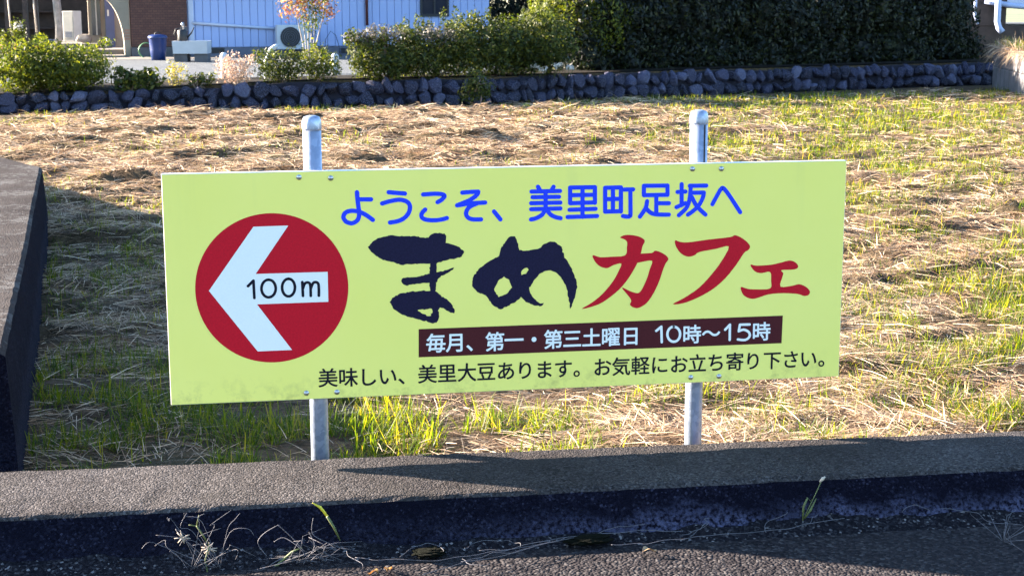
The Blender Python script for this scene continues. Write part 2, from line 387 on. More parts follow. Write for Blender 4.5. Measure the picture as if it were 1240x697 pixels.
# road
tag(new_obj('road', pymesh('road', [(-40, -30, ZR), (40, -30, ZR), (40, -.56, ZR), (-40, -.56, ZR)], [(0, 1, 2, 3)]), M['asphalt']), kind='structure')
# yard
yv = [(x, sw_y(x)+.17, float(wall_top(x))) for x in np.linspace(-16, 16.4, 60)]
ym = [(x*1.02, sw_y(x)+3.2, ZY) for x in np.linspace(-16, 16.4, 60)]
bk = [(x, 75, ZY) for x in np.linspace(-30, 50, 60)]
tag(new_obj('yard', pymesh('yard', yv+ym+bk, [(i+k, i+1+k, 61+i+k, 60+i+k) for k in (0, 60) for i in range(59)]), M['gravel']), kind='structure')
bx_ = np.linspace(-16, 16.4, 60)
tag(new_obj('planting_bed', pymesh('planting_bed', [(x, sw_y(x)+.16, float(wall_top(x))+.02) for x in bx_]+[(x, sw_y(x)+.95+1.6*float(sstep(3., 5., x))+.25*float(vnoise(x*1.3, 3.)), float(wall_top(x))*.62+ZY*.38+.035) for x in bx_], [(i, i+1, 61+i, 60+i) for i in range(59)]), M['bed_soil']), kind='structure')
me = pymesh('bank', [(x, sw_y(x)+.17, float(wall_top(x))-.004) for x in np.linspace(-16, 16.4, 60)]+[(x, sw_y(x)+.17, ZF-.4) for x in np.linspace(-16, 16.4, 60)], [(60+i, 61+i, i+1, i) for i in range(59)])
tag(new_obj('yard_bank', me, M['soil']), kind='structure')

# ------------------------------------------------------------------ front kerb wall (thing, one mesh)
def rough_prism(name, sections, mats, label, cat, amp=.004, top_idx=None):
    """sections: list of closed cross-section loops (n pts each) swept along; face material 0 unless its index is in top_idx"""
    n = len(sections[0]); V = [p for s in sections for p in s]; Fs = []; mi = []
    V = [tuple(np.array(p)+rng.normal(0, amp, 3)) for p in V]
    for i in range(len(sections)-1):
        for k in range(n):
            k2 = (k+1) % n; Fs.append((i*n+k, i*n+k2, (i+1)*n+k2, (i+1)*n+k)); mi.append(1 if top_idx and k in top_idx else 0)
    Fs.append(tuple(range(n))[::-1]); Fs.append(tuple((len(sections)-1)*n+k for k in range(n))); mi += [0, 0]
    me = pymesh(name, V, Fs)
    for m in mats: me.materials.append(m)
    me.polygons.foreach_set('material_index', mi)
    o = bpy.data.objects.new(name, me); COL.objects.link(o); bm = bmesh.new(); bm.from_mesh(me); bmesh.ops.recalc_face_normals(bm, faces=bm.faces); bm.to_mesh(me); bm.free()
    return tag(o, label, cat)
WB = lambda x: -.115-.0318*x           # back edge line of the kerb wall
WFt = lambda x: -.525-.012*x
secs = []
for x in np.arange(-7, 7.01, .05):
    f, b = WFt(x), WB(x); d = .11+.05*fbm(np.array(x*1.3), np.array(2.), 3)
    secs.append([(x, f-d, ZR-.12), (x, f-.045-.3*d*.5, ZR+.06), (x, f-.012, ZW-.012), (x, f, ZW-.003), (x, f+.012, ZW), (x, f*.6+b*.4, ZW+.003), (x, b-.012, ZW), (x, b, ZW-.006), (x, b+.01, ZF-.2)])
rough_prism('kerb_wall', secs, [M['painted_shade'], M['aggregate']], 'low pebbly concrete kerb wall running across the foreground below the sign', 'wall', .0009, {2, 3, 4, 5, 6})
# left wall: broad block, right face recedes, then turns away
lw = [(-1.69, .62), (-1.757, 1.289), (-1.946, 3.19), (-2.113, 4.76), (-2.337, 6.95), (-2.764, 7.84), (-4.2, 10.84)]
fine = []
for i in range(len(lw)-1):
    a, b = np.array(lw[i]), np.array(lw[i+1]); m = max(2, int(np.linalg.norm(b-a)/.08))
    fine += [a+(b-a)*k/m for k in range(m)]
fine.append(np.array(lw[-1]))
secs = []
for p in fine:
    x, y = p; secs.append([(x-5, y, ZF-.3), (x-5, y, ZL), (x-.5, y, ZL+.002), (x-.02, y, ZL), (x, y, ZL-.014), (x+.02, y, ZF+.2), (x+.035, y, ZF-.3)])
rough_prism('concrete_wall', secs, [M['painted_shade'], M['oldconcrete']], 'raised weathered concrete wall at the far left, its dark side facing the field', 'wall', .0012, {1, 2, 3})

# soil drift along the foot of the kerb wall
xs = np.arange(-3.2, 5.5, .03); V = []; nn = 9
for x in xs:
    wd = .04+.12*fbm(np.array(x*1.1+5), np.array(.3), 3); hgt = .008+.04*fbm(np.array(x*2.+9), np.array(4.), 3)
    y0 = WFt(x)-.07
    for k in range(nn):
        u = k/(nn-1); V.append((x, y0-u*wd, ZR-.01+(hgt+.012)*(1-u)**1.4*(0.7+.6*float(vnoise(x*14, k*.9)))+.0055*(u < .98)))
V = np.array(V); I = np.arange(len(xs)*nn).reshape(len(xs), nn)
Q = np.stack([I[:-1, :-1], I[:-1, 1:], I[1:, 1:], I[1:, :-1]], -1).reshape(-1, 4)
tag(new_obj('soil_drift', fastmesh('soil_drift', V, Q, True), M['drift']), 'dark soil washed up along the foot of the kerb wall', 'soil', kind='stuff')

# ================================================================== SIGN
PW, PH = 2.2, .7272
sign = thing('signboard', 'yellow cafe signboard with red arrow disc, bolted to two galvanised steel posts', 'signboard', (0, 0, 0))
bm = bmesh.new(); bm_box(bm, (0, .0125, PH/2), (PW, .025, PH)); bmesh.ops.bevel(bm, geom=list(bm.edges), offset=.0015, segments=1, affect='EDGES')
me = bm_mesh('panel', bm); me.materials.append(M['yellow']); me.materials.append(M['alu'])
for p in me.polygons: p.material_index = 0 if abs(p.normal.y) > .9 and p.center.y < .005 else 1
panel = new_obj('panel', me, None, sign)
panel['label'] = 'flat yellow-green panel with a pale metal edge'
def pp(px, py):
    P = atY(px, py, 0.0); return (P[0], P[2])
_lv = [0]
def film_mesh(name, polys, mat, level, label=None):
    """polys: list of (outer, [holes]) in panel coordinates; thin print lying on the panel"""
    V, Fs = [], []; y = -.0006*level
    from mathutils.geometry import tessellate_polygon
    for outer, holes in polys:
        loops = [[Vector((a, b, 0)) for a, b in lp] for lp in [outer]+holes]
        flat = [v for lp in loops for v in lp]; b = len(V)
        V += [(v.x, y, v.y) for v in flat]
        Fs += [tuple(b+i for i in t) for t in tessellate_polygon(loops)]
    me = pymesh(name, V, Fs)
    bm = bmesh.new(); bm.from_mesh(me); bmesh.ops.recalc_face_normals(bm, faces=bm.faces)
    for f in bm.faces:
        if f.normal.y > 0: f.normal_flip()
    bm.to_mesh(me); bm.free()
    o = new_obj(name, me, mat, panel)
    if label: o['label'] = label
    return o
def Z(pts, ox, oy, s): return [pp(ox+x/s, oy+y/s) for x, y in pts]
def catmull(pts, m=5, closed=False):
    pts = [np.array(p, float) for p in pts]; n = len(pts); out = []
    if n < 3: return pts
    for i in range(n if closed else n-1):
        g = (lambda k: pts[k % n]) if closed else (lambda k: pts[min(max(k, 0), n-1)])
        p0, p1, p2, p3 = g(i-1), g(i), g(i+1), g(i+2)
        for k in range(m):
            t = k/m; out.append(.5*((2*p1)+(-p0+p2)*t+(2*p0-5*p1+4*p2-p3)*t*t+(-p0+3*p1-3*p2+p3)*t**3))
    if not closed: out.append(pts[-1])
    return out
def rough_outline(pts, amp, step):
    out = []; n = len(pts)
    for i in range(n):
        a, b = np.array(pts[i]), np.array(pts[(i+1) % n]); L = np.linalg.norm(b-a); m = max(1, int(L/step))
        for k in range(m): out.append(tuple(a+(b-a)*k/m+rng.normal(0, amp, 2)))
    return out
def stroke_polys(strokes, w, smooth=True):
    """round-ended strokes as polygons"""
    out = []
    for pts in strokes:
        P = [np.array(p) for p in (catmull(pts, 6) if smooth and len(pts) > 2 else pts)]
        n = len(P); L, R = [], []
        for i in range(n):
            t = P[min(i+1, n-1)]-P[max(i-1, 0)]; t = t/np.linalg.norm(t); nn_ = np.array([-t[1], t[0]])
            L.append(P[i]+nn_*w/2); R.append(P[i]-nn_*w/2)
        def cap(c, t):
            a0 = math.atan2(t[1], t[0]); return [c+w/2*np.array([math.cos(a0+a), math.sin(a0+a)]) for a in np.linspace(math.pi/2, -math.pi/2, 9)[1:-1]]
        te = P[-1]-P[-2]; ts = P[0]-P[1]
        # one quad strip, built later as quads to stay robust on loops
        out.append((L, R, cap(P[-1], te), cap(P[0], ts)))
    return out
def stroke_mesh(name, strokes, w, mat, level, label=None, eps=.00006):
    V, Fs = [], []
    for si, (L, R, ce, cs) in enumerate(stroke_polys(strokes, w)):
        y = -.0006*level-eps*si; b = len(V); n = len(L)
        V += [(p[0], y, p[1]) for p in L]+[(p[0], y, p[1]) for p in R]
        for i in range(n-1): Fs.append((b+i, b+i+1, b+n+i+1, b+n+i))
        e = len(V); V += [(p[0], y, p[1]) for p in ce]; Fs.append(tuple([b+n-1]+[e+k for k in range(len(ce))]+[b+2*n-1]))
        e = len(V); V += [(p[0], y, p[1]) for p in cs]; Fs.append(tuple([b+n]+[e+k for k in range(len(cs))]+[b]))
    me = pymesh(name, V, Fs); bm = bmesh.new(); bm.from_mesh(me); bm.faces.ensure_lookup_table(); bm.normal_update()
    for f in bm.faces:
        if f.normal.y > 0: f.normal_flip()
    bm.to_mesh(me); bm.free()
    o = new_obj(name, me, mat, panel)
    if label: o['label'] = label
    return o
PXM = (pp(621, 300)[0]-pp(620, 300)[0])      # metres per photo pixel on the panel
# red disc and arrow
cx, cz = pp(329.8, 349.0); R_ = (pp(422.4, 347.5)[0]-pp(237.0, 349.5)[0])/2
film_mesh('arrow_disc', [([(cx+R_*math.cos(a), cz+R_*math.sin(a)) for a in np.linspace(0, 2*math.pi, 97)[:-1]], [])], M['film_red'], 1, 'red disc behind the white arrow')
film_mesh('arrow', [(Z([(268, 85), (415, 80), (277, 284), (581, 275), (584, 401), (283, 412), (431, 604), (286, 610), (80, 355)], 230, 250, 3.485), [])], M['film_white'], 2, 'white arrow pointing left')
z3 = lambda pts: Z(pts, 230, 250, 3.485)
def ell(c, rx, ry, n=22): return [(c[0]+rx*math.cos(a), c[1]+ry*math.sin(a)) for a in np.linspace(-math.pi/2, 1.5*math.pi, n)]
stroke_mesh('distance_lettering', [z3(q) for q in ([(245, 335), (268, 312)], [(268, 312), (272, 385)], ell((332, 345), 30, 37), ell((416, 341), 27, 37),
    [(474, 318), (477, 376)], [(477, 345), (485, 324), (500, 320), (508, 332), (510, 376)], [(510, 345), (520, 322), (535, 319), (543, 332), (544, 375)])], 3.2*PXM, M['film_black'], 3, 'black lettering 100m on the arrow')
# top line
z4 = lambda pts: Z(pts, 400, 200, 4.4286); z5 = lambda pts: Z(pts, 620, 200, 4.1333)
A = [[(143, 145), (146, 185), (151, 225), (155, 262), (145, 295), (115, 311), (84, 303)], [(84, 303), (70, 279), (82, 254), (115, 244), (155, 250), (190, 266), (228, 293)], [(151, 183), (218, 183)],
     [(313, 145), (400, 152)], [(278, 205), (320, 193), (370, 185), (410, 195), (427, 220), (420, 255), (395, 284), (360, 300), (320, 307)],
     [(498, 157), (560, 153), (600, 156), (612, 166), (598, 184), (575, 198)], [(508, 238), (490, 260), (492, 280), (515, 292), (560, 295), (600, 290), (625, 283)],
     [(708, 147), (760, 143), (793, 142)], [(793, 142), (785, 160), (745, 188), (680, 215)], [(680, 215), (750, 205), (830, 200)], [(790, 203), (745, 225), (728, 255), (738, 280), (765, 290), (808, 290)], [(878, 248), (912, 290)]]
B = [[(130, 108), (140, 126)], [(208, 108), (196, 128)], [(98, 132), (240, 129)], [(103, 160), (235, 158)], [(96, 190), (242, 187)], [(96, 220), (242, 216)], [(168, 132), (168, 220)], [(166, 222), (150, 248), (120, 265), (95, 271)], [(172, 222), (195, 248), (220, 260), (243, 265)],
     [(291, 112), (291, 190)], [(291, 112), (415, 110)], [(415, 110), (415, 188)], [(291, 150), (415, 148)], [(291, 190), (415, 186)], [(353, 112), (353, 258)], [(288, 223), (418, 218)], [(278, 259), (426, 254)],
     [(466, 113), (466, 232)], [(466, 113), (545, 111)], [(545, 111), (545, 232)], [(466, 232), (545, 230)], [(466, 170), (545, 168)], [(505, 113), (505, 230)], [(560, 122), (606, 121)], [(592, 122), (593, 235), (590, 254), (575, 257), (555, 254)],
     [(660, 103), (778, 102)], [(778, 102), (778, 148)], [(778, 148), (662, 150)], [(660, 150), (660, 103)], [(722, 150), (722, 240)], [(722, 190), (785, 190)], [(676, 180), (668, 215), (640, 257)], [(670, 215), (695, 238), (725, 246), (785, 247)],
     [(849, 95), (849, 200)], [(828, 134), (868, 132)], [(823, 210), (868, 190)], [(890, 103), (972, 102)], [(895, 103), (890, 160), (875, 210), (835, 250)], [(895, 138), (960, 137)], [(960, 137), (955, 162), (935, 200), (905, 230), (880, 247)], [(900, 160), (925, 205), (968, 247)],
     [(1003, 195), (1030, 145), (1047, 118), (1060, 117), (1090, 155), (1142, 235)]]
def by_char(strokes, splits, zf, name, mat):
    for a_, b_ in zip(splits[:-1], splits[1:]): stroke_mesh(name, [zf(q) for q in strokes[a_:b_]], 5.2*PXM, mat, 1, None, 4e-5)
by_char(A, [0, 3, 5, 7, 11, 12], z4, 'welcome_character', M['film_blue'])
by_char(B, [0, 9, 17, 25, 33, 41, 42], z5, 'welcome_character', M['film_blue'])
# brush lettering
z1 = lambda pts: Z(pts, 430, 270, 4.4286); z2 = lambda pts: Z(pts, 700, 270, 4.4286)
ma = [(70, 130), (85, 105), (120, 82), (180, 66), (250, 70), (320, 72), (395, 80), (402, 70), (425, 52), (480, 55), (490, 70), (487, 105), (520, 115), (560, 130), (588, 152), (570, 180), (530, 190), (480, 200), (445, 212), (440, 220), (436, 262), (480, 255), (510, 243), (530, 238), (525, 250), (480, 275), (450, 295), (435, 320), (433, 345), (432, 365), (450, 380), (490, 405), (520, 435), (533, 470), (530, 488), (510, 478), (480, 460), (452, 450), (447, 470), (450, 510), (440, 530), (415, 538), (390, 530), (340, 515), (280, 500), (235, 480), (205, 455), (185, 425), (200, 400), (240, 378), (300, 367), (350, 362), (402, 362), (402, 345), (400, 318), (340, 325), (280, 333), (260, 328), (247, 310), (260, 292), (330, 288), (400, 270), (402, 215), (340, 218), (240, 222), (215, 210), (150, 198), (120, 180), (85, 155)]
mah = [(333, 465), (370, 462), (412, 458), (413, 480), (405, 498), (385, 495), (355, 482)]
mel = [(625, 320), (635, 285), (670, 240), (720, 205), (770, 178), (785, 130), (815, 85), (835, 68), (858, 72), (870, 100), (880, 145), (920, 145), (980, 140), (1010, 115), (1045, 98), (1080, 105), (1105, 125), (1115, 160), (1125, 185), (1150, 220), (1170, 265), (1185, 310), (1190, 340), (1180, 390), (1160, 445), (1152, 460), (1145, 400), (1135, 350), (1115, 305), (1085, 270), (1050, 253), (1020, 255), (990, 275), (955, 310), (935, 345), (940, 375), (960, 405), (990, 430), (1015, 430), (1000, 444), (960, 440), (925, 425), (888, 400), (860, 420), (820, 445), (780, 462), (745, 445), (715, 405), (690, 380), (655, 368), (635, 350)]
meh = [[(745, 355), (765, 310), (800, 288), (825, 305), (840, 345), (810, 380), (768, 395)], [(890, 265), (900, 245), (925, 238), (930, 248), (915, 268), (895, 280)]]
rgh = lambda p: rough_outline(p, 1.6, 9)
film_mesh('brush_character', [(z1(rgh(ma)), [z1(rgh(mah))])], M['film_navy'], 1, 'black brush character, left one')
film_mesh('brush_character', [(z1(rgh(mel)), [z1(rgh(h)) for h in meh])], M['film_navy'], 1, 'black brush character, right one')
kaA = [(225, 78), (245, 66), (275, 63), (320, 70), (350, 85), (357, 100), (345, 125), (335, 168), (318, 212), (290, 265), (240, 335), (180, 390), (110, 435), (20, 460), (75, 425), (130, 380), (185, 315), (215, 262), (232, 217), (190, 225), (165, 238), (145, 241), (115, 230), (90, 205), (78, 172), (120, 183), (180, 180), (252, 173), (262, 130), (262, 100), (245, 85)]
kaB = [(320, 168), (395, 160), (412, 148), (440, 155), (470, 172), (484, 193), (470, 215), (455, 250), (435, 310), (405, 375), (370, 425), (335, 450), (310, 455), (288, 447), (278, 435), (285, 415), (270, 390), (235, 345), (280, 365), (318, 375), (335, 365), (350, 340), (370, 295), (385, 245), (397, 202), (345, 207), (305, 212)]
fu = [(522, 92), (545, 100), (590, 103), (700, 88), (815, 75), (840, 65), (870, 75), (905, 100), (922, 125), (912, 145), (890, 160), (850, 220), (790, 295), (720, 355), (640, 400), (560, 430), (508, 433), (570, 400), (650, 345), (720, 270), (775, 195), (808, 125), (740, 138), (650, 155), (625, 172), (590, 180), (555, 165), (530, 135), (520, 110)]
xe = [(925, 222), (960, 228), (1040, 222), (1100, 208), (1135, 200), (1165, 210), (1180, 230), (1170, 245), (1140, 250), (1090, 252), (1100, 268), (1095, 290), (1085, 340), (1150, 335), (1185, 327), (1220, 340), (1243, 365), (1235, 385), (1210, 390), (1180, 380), (1100, 375), (1020, 382), (970, 398), (935, 406), (900, 395), (880, 375), (873, 342), (910, 352), (960, 355), (1030, 350), (1035, 310), (1030, 262), (985, 268), (955, 262), (935, 245)]
sm = lambda p: catmull(p, 3, True)
for q in (kaA, fu, xe): film_mesh('red_character', [(z2(sm(q)), [])], M['film_red'], 1)
film_mesh('red_hook_stroke', [(z2(sm(kaB)), [])], M['film_red'], 1.3)
# opening-hours bar
film_mesh('hours_bar', [([pp(507, 398.2), pp(947.9, 381.8), pp(946.3, 415.2), pp(507, 432.3)], [])], M['film_maroon'], 1, 'dark maroon bar behind the opening hours')
def glyphs(name, items, em_px, mat, level, offset, label, sx=1.0):
    """items: (char, px, py) with the centre of the character cell in the photo; one mesh of flat lettering"""
    cache = {}; em = em_px*PXM
    for ch, px, py in items:
        if ch not in cache:
            cu = bpy.data.curves.new('glyph', 'FONT'); cu.body = ch; cu.size = 1; cu.resolution_u = 4
            ob = bpy.data.objects.new('glyph', cu); COL.objects.link(ob); bpy.context.view_layer.update()
            me = bpy.data.meshes.new_from_object(ob.evaluated_get(bpy.context.evaluated_depsgraph_get()))
            vs, fs = [tuple(v.co) for v in me.vertices], [tuple(p.vertices) for p in me.polygons]
            bpy.data.objects.remove(ob); bpy.data.curves.remove(cu); bpy.data.meshes.remove(me)
            V, Fs = [], []                       # the glyph thickened by laying it down eight times round a small circle
            for k in range(8):
                dx, dz = offset*math.cos(k*math.pi/4), offset*math.sin(k*math.pi/4); b = len(V)
                V += [((x-.5+dx)*em, -2e-5*k, (y-.38+dz)*em) for x, y, _ in vs]; Fs += [tuple(b+i for i in f) for f in fs]
            gm = pymesh(name, V, Fs); bm = bmesh.new(); bm.from_mesh(gm); bm.normal_update()
            for f in bm.faces:
                if f.normal.y > 0: f.normal_flip()
            bm.to_mesh(gm); bm.free(); gm.materials.append(mat); cache[ch] = gm
        c = pp(px, py); o = new_obj(name, cache[ch], None, panel); o.location = (c[0], -.0006*level, c[1])
hours = [('毎', 527.7, 415), ('月', 551.7, 414.2), ('、', 576, 413.6), ('第', 599.2, 413.2), ('一', 622.4, 411.2), ('・', 646.6, 410.6), ('第', 669.9, 410.4), ('三', 692.9, 409.6), ('土', 716.2, 408.4), ('曜', 739.5, 407.4), ('日', 763.6, 406.4), ('時', 837.7, 404.3), ('～', 861, 403.2), ('時', 921.8, 400.9)]
glyphs('hours_character', hours, 24.6, M['film_white'], 2, .018, 'white lettering with days and hours')
z7 = lambda pts: Z(pts, 680, 370, 3.647)
for q_ in ([[(418, 110), (440, 92)], [(440, 92), (442, 160)]], [ell((495, 125), 28, 33)], [[(722, 105), (743, 83)], [(743, 83), (742, 150)]],
    [[(830, 82), (787, 83)], [(787, 83), (782, 112)], [(782, 112), (805, 105), (827, 117), (829, 136), (810, 150), (778, 148)]]):
    stroke_mesh('hours_numeral', [z7(q) for q in q_], 3.1*PXM, M['film_white'], 2.5)
foot = [('美', 397.1, 457), ('味', 421.6, 456.4), ('し', 445.4, 456), ('い', 469.4, 455), ('、', 493.5, 454), ('美', 517.6, 452.4), ('里', 541.4, 451.4), ('大', 565.4, 450.4), ('豆', 588.8, 449.4), ('あ', 612.6, 448.6), ('り', 635.8, 447.8), ('ま', 659, 447), ('す', 682, 446), ('。', 705.5, 445), ('お', 729.4, 444), ('気', 752.1, 443.2), ('軽', 775.4, 442.2), ('に', 798.7, 441.3), ('お', 822, 440.5), ('立', 844.5, 439.4), ('ち', 867, 438.5), ('寄', 889.8, 437.4), ('り', 911.7, 436.6), ('下', 935, 435.8), ('さ', 957.5, 434.8), ('い', 978.9, 434), ('。', 1001.5, 433)]
glyphs('invitation_character', foot, 24.2, M['film_black'], 1, .014, 'small black lettering along the bottom edge')
# posts, caps, dark strip, clamps, bolts
ztop = .895
for k, px in enumerate((-.637, .613)):
    bm = bmesh.new()
    post = lathe('post', [(.0288, ZF-.25), (.0288, .2), (.0288, ztop-.035)], M['galv'], sign, 32, (px, .0565, 0)); post['label'] = 'galvanised round steel post behind the panel'
    cap = lathe('post_cap', [(.0298, ztop-.045), (.0305, ztop-.040), (.0305, ztop-.022), (.0285, ztop-.012), (.024, ztop-.004), (.012, ztop), (.002, ztop+.0008)], M['galv'], sign, 32, (px, .0565, 0)); cap.parent = post
    if k == 1:
        s = box('dark_strip', (px+.010, .0285, .68), (px+.0145, .0312, ztop-.047), M['steel_dark'], post)  # narrow dark strip up the front of the second post
    for zz in (.705, .02):
        V, Fs = tube_data([(px-.05, .026, zz), (px-.034, .035, zz), (px-.0345, .06, zz), (px-.022, .083, zz), (px, .092, zz), (px+.022, .083, zz), (px+.0345, .06, zz), (px+.034, .035, zz), (px+.05, .026, zz)], .004, 8)
        new_obj('pipe_clamp', pymesh('pipe_clamp', V, Fs, True), M['bolt'], sign)
for (bx, by) in [(362, 214.5), (400.5, 215.5), (838.5, 204.5), (873.5, 204.3), (371, 475.5), (408, 474.3), (836.5, 456.5), (870.5, 455.2)]:
    x, z = pp(bx, by); bm = bmesh.new()
    R90 = Matrix.Rotation(math.radians(90), 4, 'X')
    bmesh.ops.create_cone(bm, cap_ends=True, segments=20, radius1=.0085, radius2=.0082, depth=.002, matrix=Matrix.Translation((x, -.0011, z)) @ R90)
    bmesh.ops.create_uvsphere(bm, u_segments=14, v_segments=8, radius=.0062, matrix=Matrix.Translation((x, -.002, z)) @ Matrix.Diagonal((1, .65, 1, 1)))
    new_obj('bolt', bm_mesh('bolt', bm, True), M['bolt'], sign)

# ================================================================== FIELD COVER
def blades(p, heading, lift, length, width, droop, rng_tilt=.6, segs=2):
    """p (n,3) roots; each blade a bent ribbon of `segs` quads"""
    n = len(p); h = np.stack([np.cos(heading), np.sin(heading), np.zeros(n)], 1); up = np.array([0, 0, 1.])
    side = np.stack([-np.sin(heading), np.cos(heading), np.zeros(n)], 1)+up*rng.normal(0, rng_tilt, n)[:, None]
    side /= np.linalg.norm(side, axis=1)[:, None]
    rows = []
    for k in range(segs+1):
        u = k/segs; el = lift*(1-.0*u)
        c = p + h*(length*u*np.cos(el))[:, None] + up*(length*(u*np.sin(el)-droop*u*u))[:, None]
        w = width*(1-.75*u**1.6)*.5
        rows += [c-side*w[:, None], c+side*w[:, None]]
    V = np.stack(rows, 1)                          # n, 2(segs+1), 3
    k2 = 2*(segs+1); base = (np.arange(n)*k2)[:, None]
    Q = np.concatenate([base+np.array([2*k, 2*k+1, 2*k+3, 2*k+2]) for k in range(segs)], 1).reshape(-1, 4)
    return V.reshape(-1, 3), Q
def scatter(n, y0, y1, power):
    """positions over the field, denser near the road"""
    y = y0+(y1-y0)*rng.random(n)**power
    c = CAM[0]+(y-CAM[1])*math.tan(YAW); half = 1.2+(y-CAM[1])*.44
    return c+(rng.random(n)*2-1)*half, y
def clear(x, y):
    ok = (y > WB(x)+.03) & (y < sw_y(x)-.02)
    xl = np.interp(y, [q[1] for q in lw], [q[0] for q in lw]); return ok & (x > xl+.04)
def dist(x, y): return np.hypot(x-CAM[0], y-CAM[1])
# hay
def make_hay(n, power, seed_off, name, label):
    x, y = scatter(n, -.05, 22.5, power)
    g = green_mask(x, y); k = clear(x, y) & (rng.random(n) > g*.85+.15*beside_left_wall(x, y))
    x, y = x[k], y[k]; d = dist(x, y); m = len(x)
    # combed swaths: heading follows a smooth noise field
    hd = fbm(x*.8+seed_off, y*1.3+seed_off, 3)*math.pi*5+rng.normal(0, .75, m)
    L = rng.uniform(.06, .24, m)*(.75+.03*d); W = np.maximum(.0026*rng.uniform(.6, 1.6, m), d*.00036*rng.uniform(.7, 1.5, m))
    z = ground_z(x, y)-.004+rng.random(m)**2*.04*(.4+.6*(1-green_mask(x, y)))
    V, Q = blades(np.stack([x, y, z], 1), hd, np.abs(rng.normal(.06, .16, m)), L, W, rng.uniform(.02, .28, m), .8, 2)
    return tag(new_obj(name, fastmesh(name, V, Q), M['hay']), label, 'hay', kind='stuff')
make_hay(460000, 1.6, 11, 'cut_hay', 'dry cut hay lying in swaths all over the field')
# green grass
def make_grass():
    n = 420000; x, y = scatter(n, -.06, 22.5, 1.75)
    tuft = fbm(x*3.2+90, y*3.2+3, 3)
    g = green_mask(x, y)*sstep(.42, .60, tuft)
    k = clear(x, y) & (rng.random(n) < g*1.6); x, y = x[k], y[k]; m = len(x); d = dist(x, y)
    L = rng.uniform(.04, .135, m)*(.75+.45*green_mask(x, y)); W = np.maximum(.0036*rng.uniform(.45, 1.8, m), d*.00042)
    z = ground_z(x, y)-.01
    V, Q = blades(np.stack([x, y, z], 1), rng.random(m)*6.283, rng.normal(.92, .38, m), L, W, rng.uniform(.0, .6, m), .15, 3)
    tag(new_obj('green_grass', fastmesh('green_grass', V, Q), M['grass']), 'tufts of green grass growing up through the hay', 'grass', kind='stuff')
make_grass()

# ================================================================== STONE WALL
swall = thing('stone_wall', 'low dry-stone wall of rounded field stones between field and yard', 'stone wall', (0, 0, 0))
def sw_pt(s):
    """point and tangent at arc length s"""
    acc = 0
    for i in range(len(SW)-1):
        a, b = np.array(SW[i]), np.array(SW[i+1]); L = np.linalg.norm(b-a)
        if s <= acc+L or i == len(SW)-2: return a+(b-a)*(s-acc)/L, (b-a)/L
        acc += L
SWL = sum(math.dist(SW[i], SW[i+1]) for i in range(len(SW)-1))
V = []; S_ = np.arange(0, SWL, .25)
for s in S_:
    p, t = sw_pt(s); n = np.array([t[1], -t[0]])
    zb = ZF-.3; zt = float(wall_top(p[0]))-.03+.02*math.sin(s*3)
    f = p+n*.0; b = p-n*.5
    V += [(f[0], f[1], zb), (f[0]-n[0]*.05, f[1]-n[1]*.05, zt), (b[0], b[1], zt), (b[0], b[1], zb)]
Fs = [(4*i+k, 4*i+(k+1) % 4, 4*i+4+(k+1) % 4, 4*i+4+k) for i in range(len(S_)-1) for k in range(4)]
new_obj('mortar_core', pymesh('mortar_core', V, Fs), M['mortar'], swall)
def stone_mesh(i):
    bm = bmesh.new(); bmesh.ops.create_icosphere(bm, subdivisions=2, radius=1)
    r = random.Random(i); pl = [(Vector((r.gauss(0, 1), r.gauss(0, .5), r.gauss(0, 1))).normalized(), r.uniform(.55, .9)) for _ in range(11)]
    for v in bm.verts:
        m = max(abs(v.co.x), abs(v.co.y), abs(v.co.z)); v.co = v.co/m**.75          # squared-off boulder
        for n, dd in pl:
            e = v.co.dot(n)-dd
            if e > 0: v.co -= n*e*.95
        v.co *= 1+r.uniform(-.025, .025)
    return bm_mesh('stone', bm, False)
SM = [stone_mesh(i) for i in range(14)]
for m_ in SM: m_.materials.append(M['stone'])
cnt = 0
for row in range(2):
    s = 2.2+row*.1
    while s < SWL-.1:
        w = random.uniform(.13, .30); h = random.uniform(.19, .28)
        p, t = sw_pt(s+w/2); n = np.array([t[1], -t[0]])
        kh = (float(wall_top(p[0]))-ZF)/(ZY-ZF); h *= .35+.65*kh; zc = ZF+.10*(.4+.6*kh)+row*.22*kh+random.uniform(-.03, .03)*kh
        o = bpy.data.objects.new('stone', random.choice(SM)); COL.objects.link(o); o.parent = swall
        c = p-n*(.02+.02*row)+n*random.uniform(0, .03)
        o.location = (c[0], c[1], zc); ang = math.atan2(t[1], t[0])
        o.rotation_euler = (random.uniform(-.2, .2), random.uniform(-.7, .7), ang+random.uniform(-.2, .2)); o.scale = (w*.58, .13, h*.60*random.uniform(.85, 1.1))
        s += w*.98+random.uniform(-.01, .03); cnt += 1

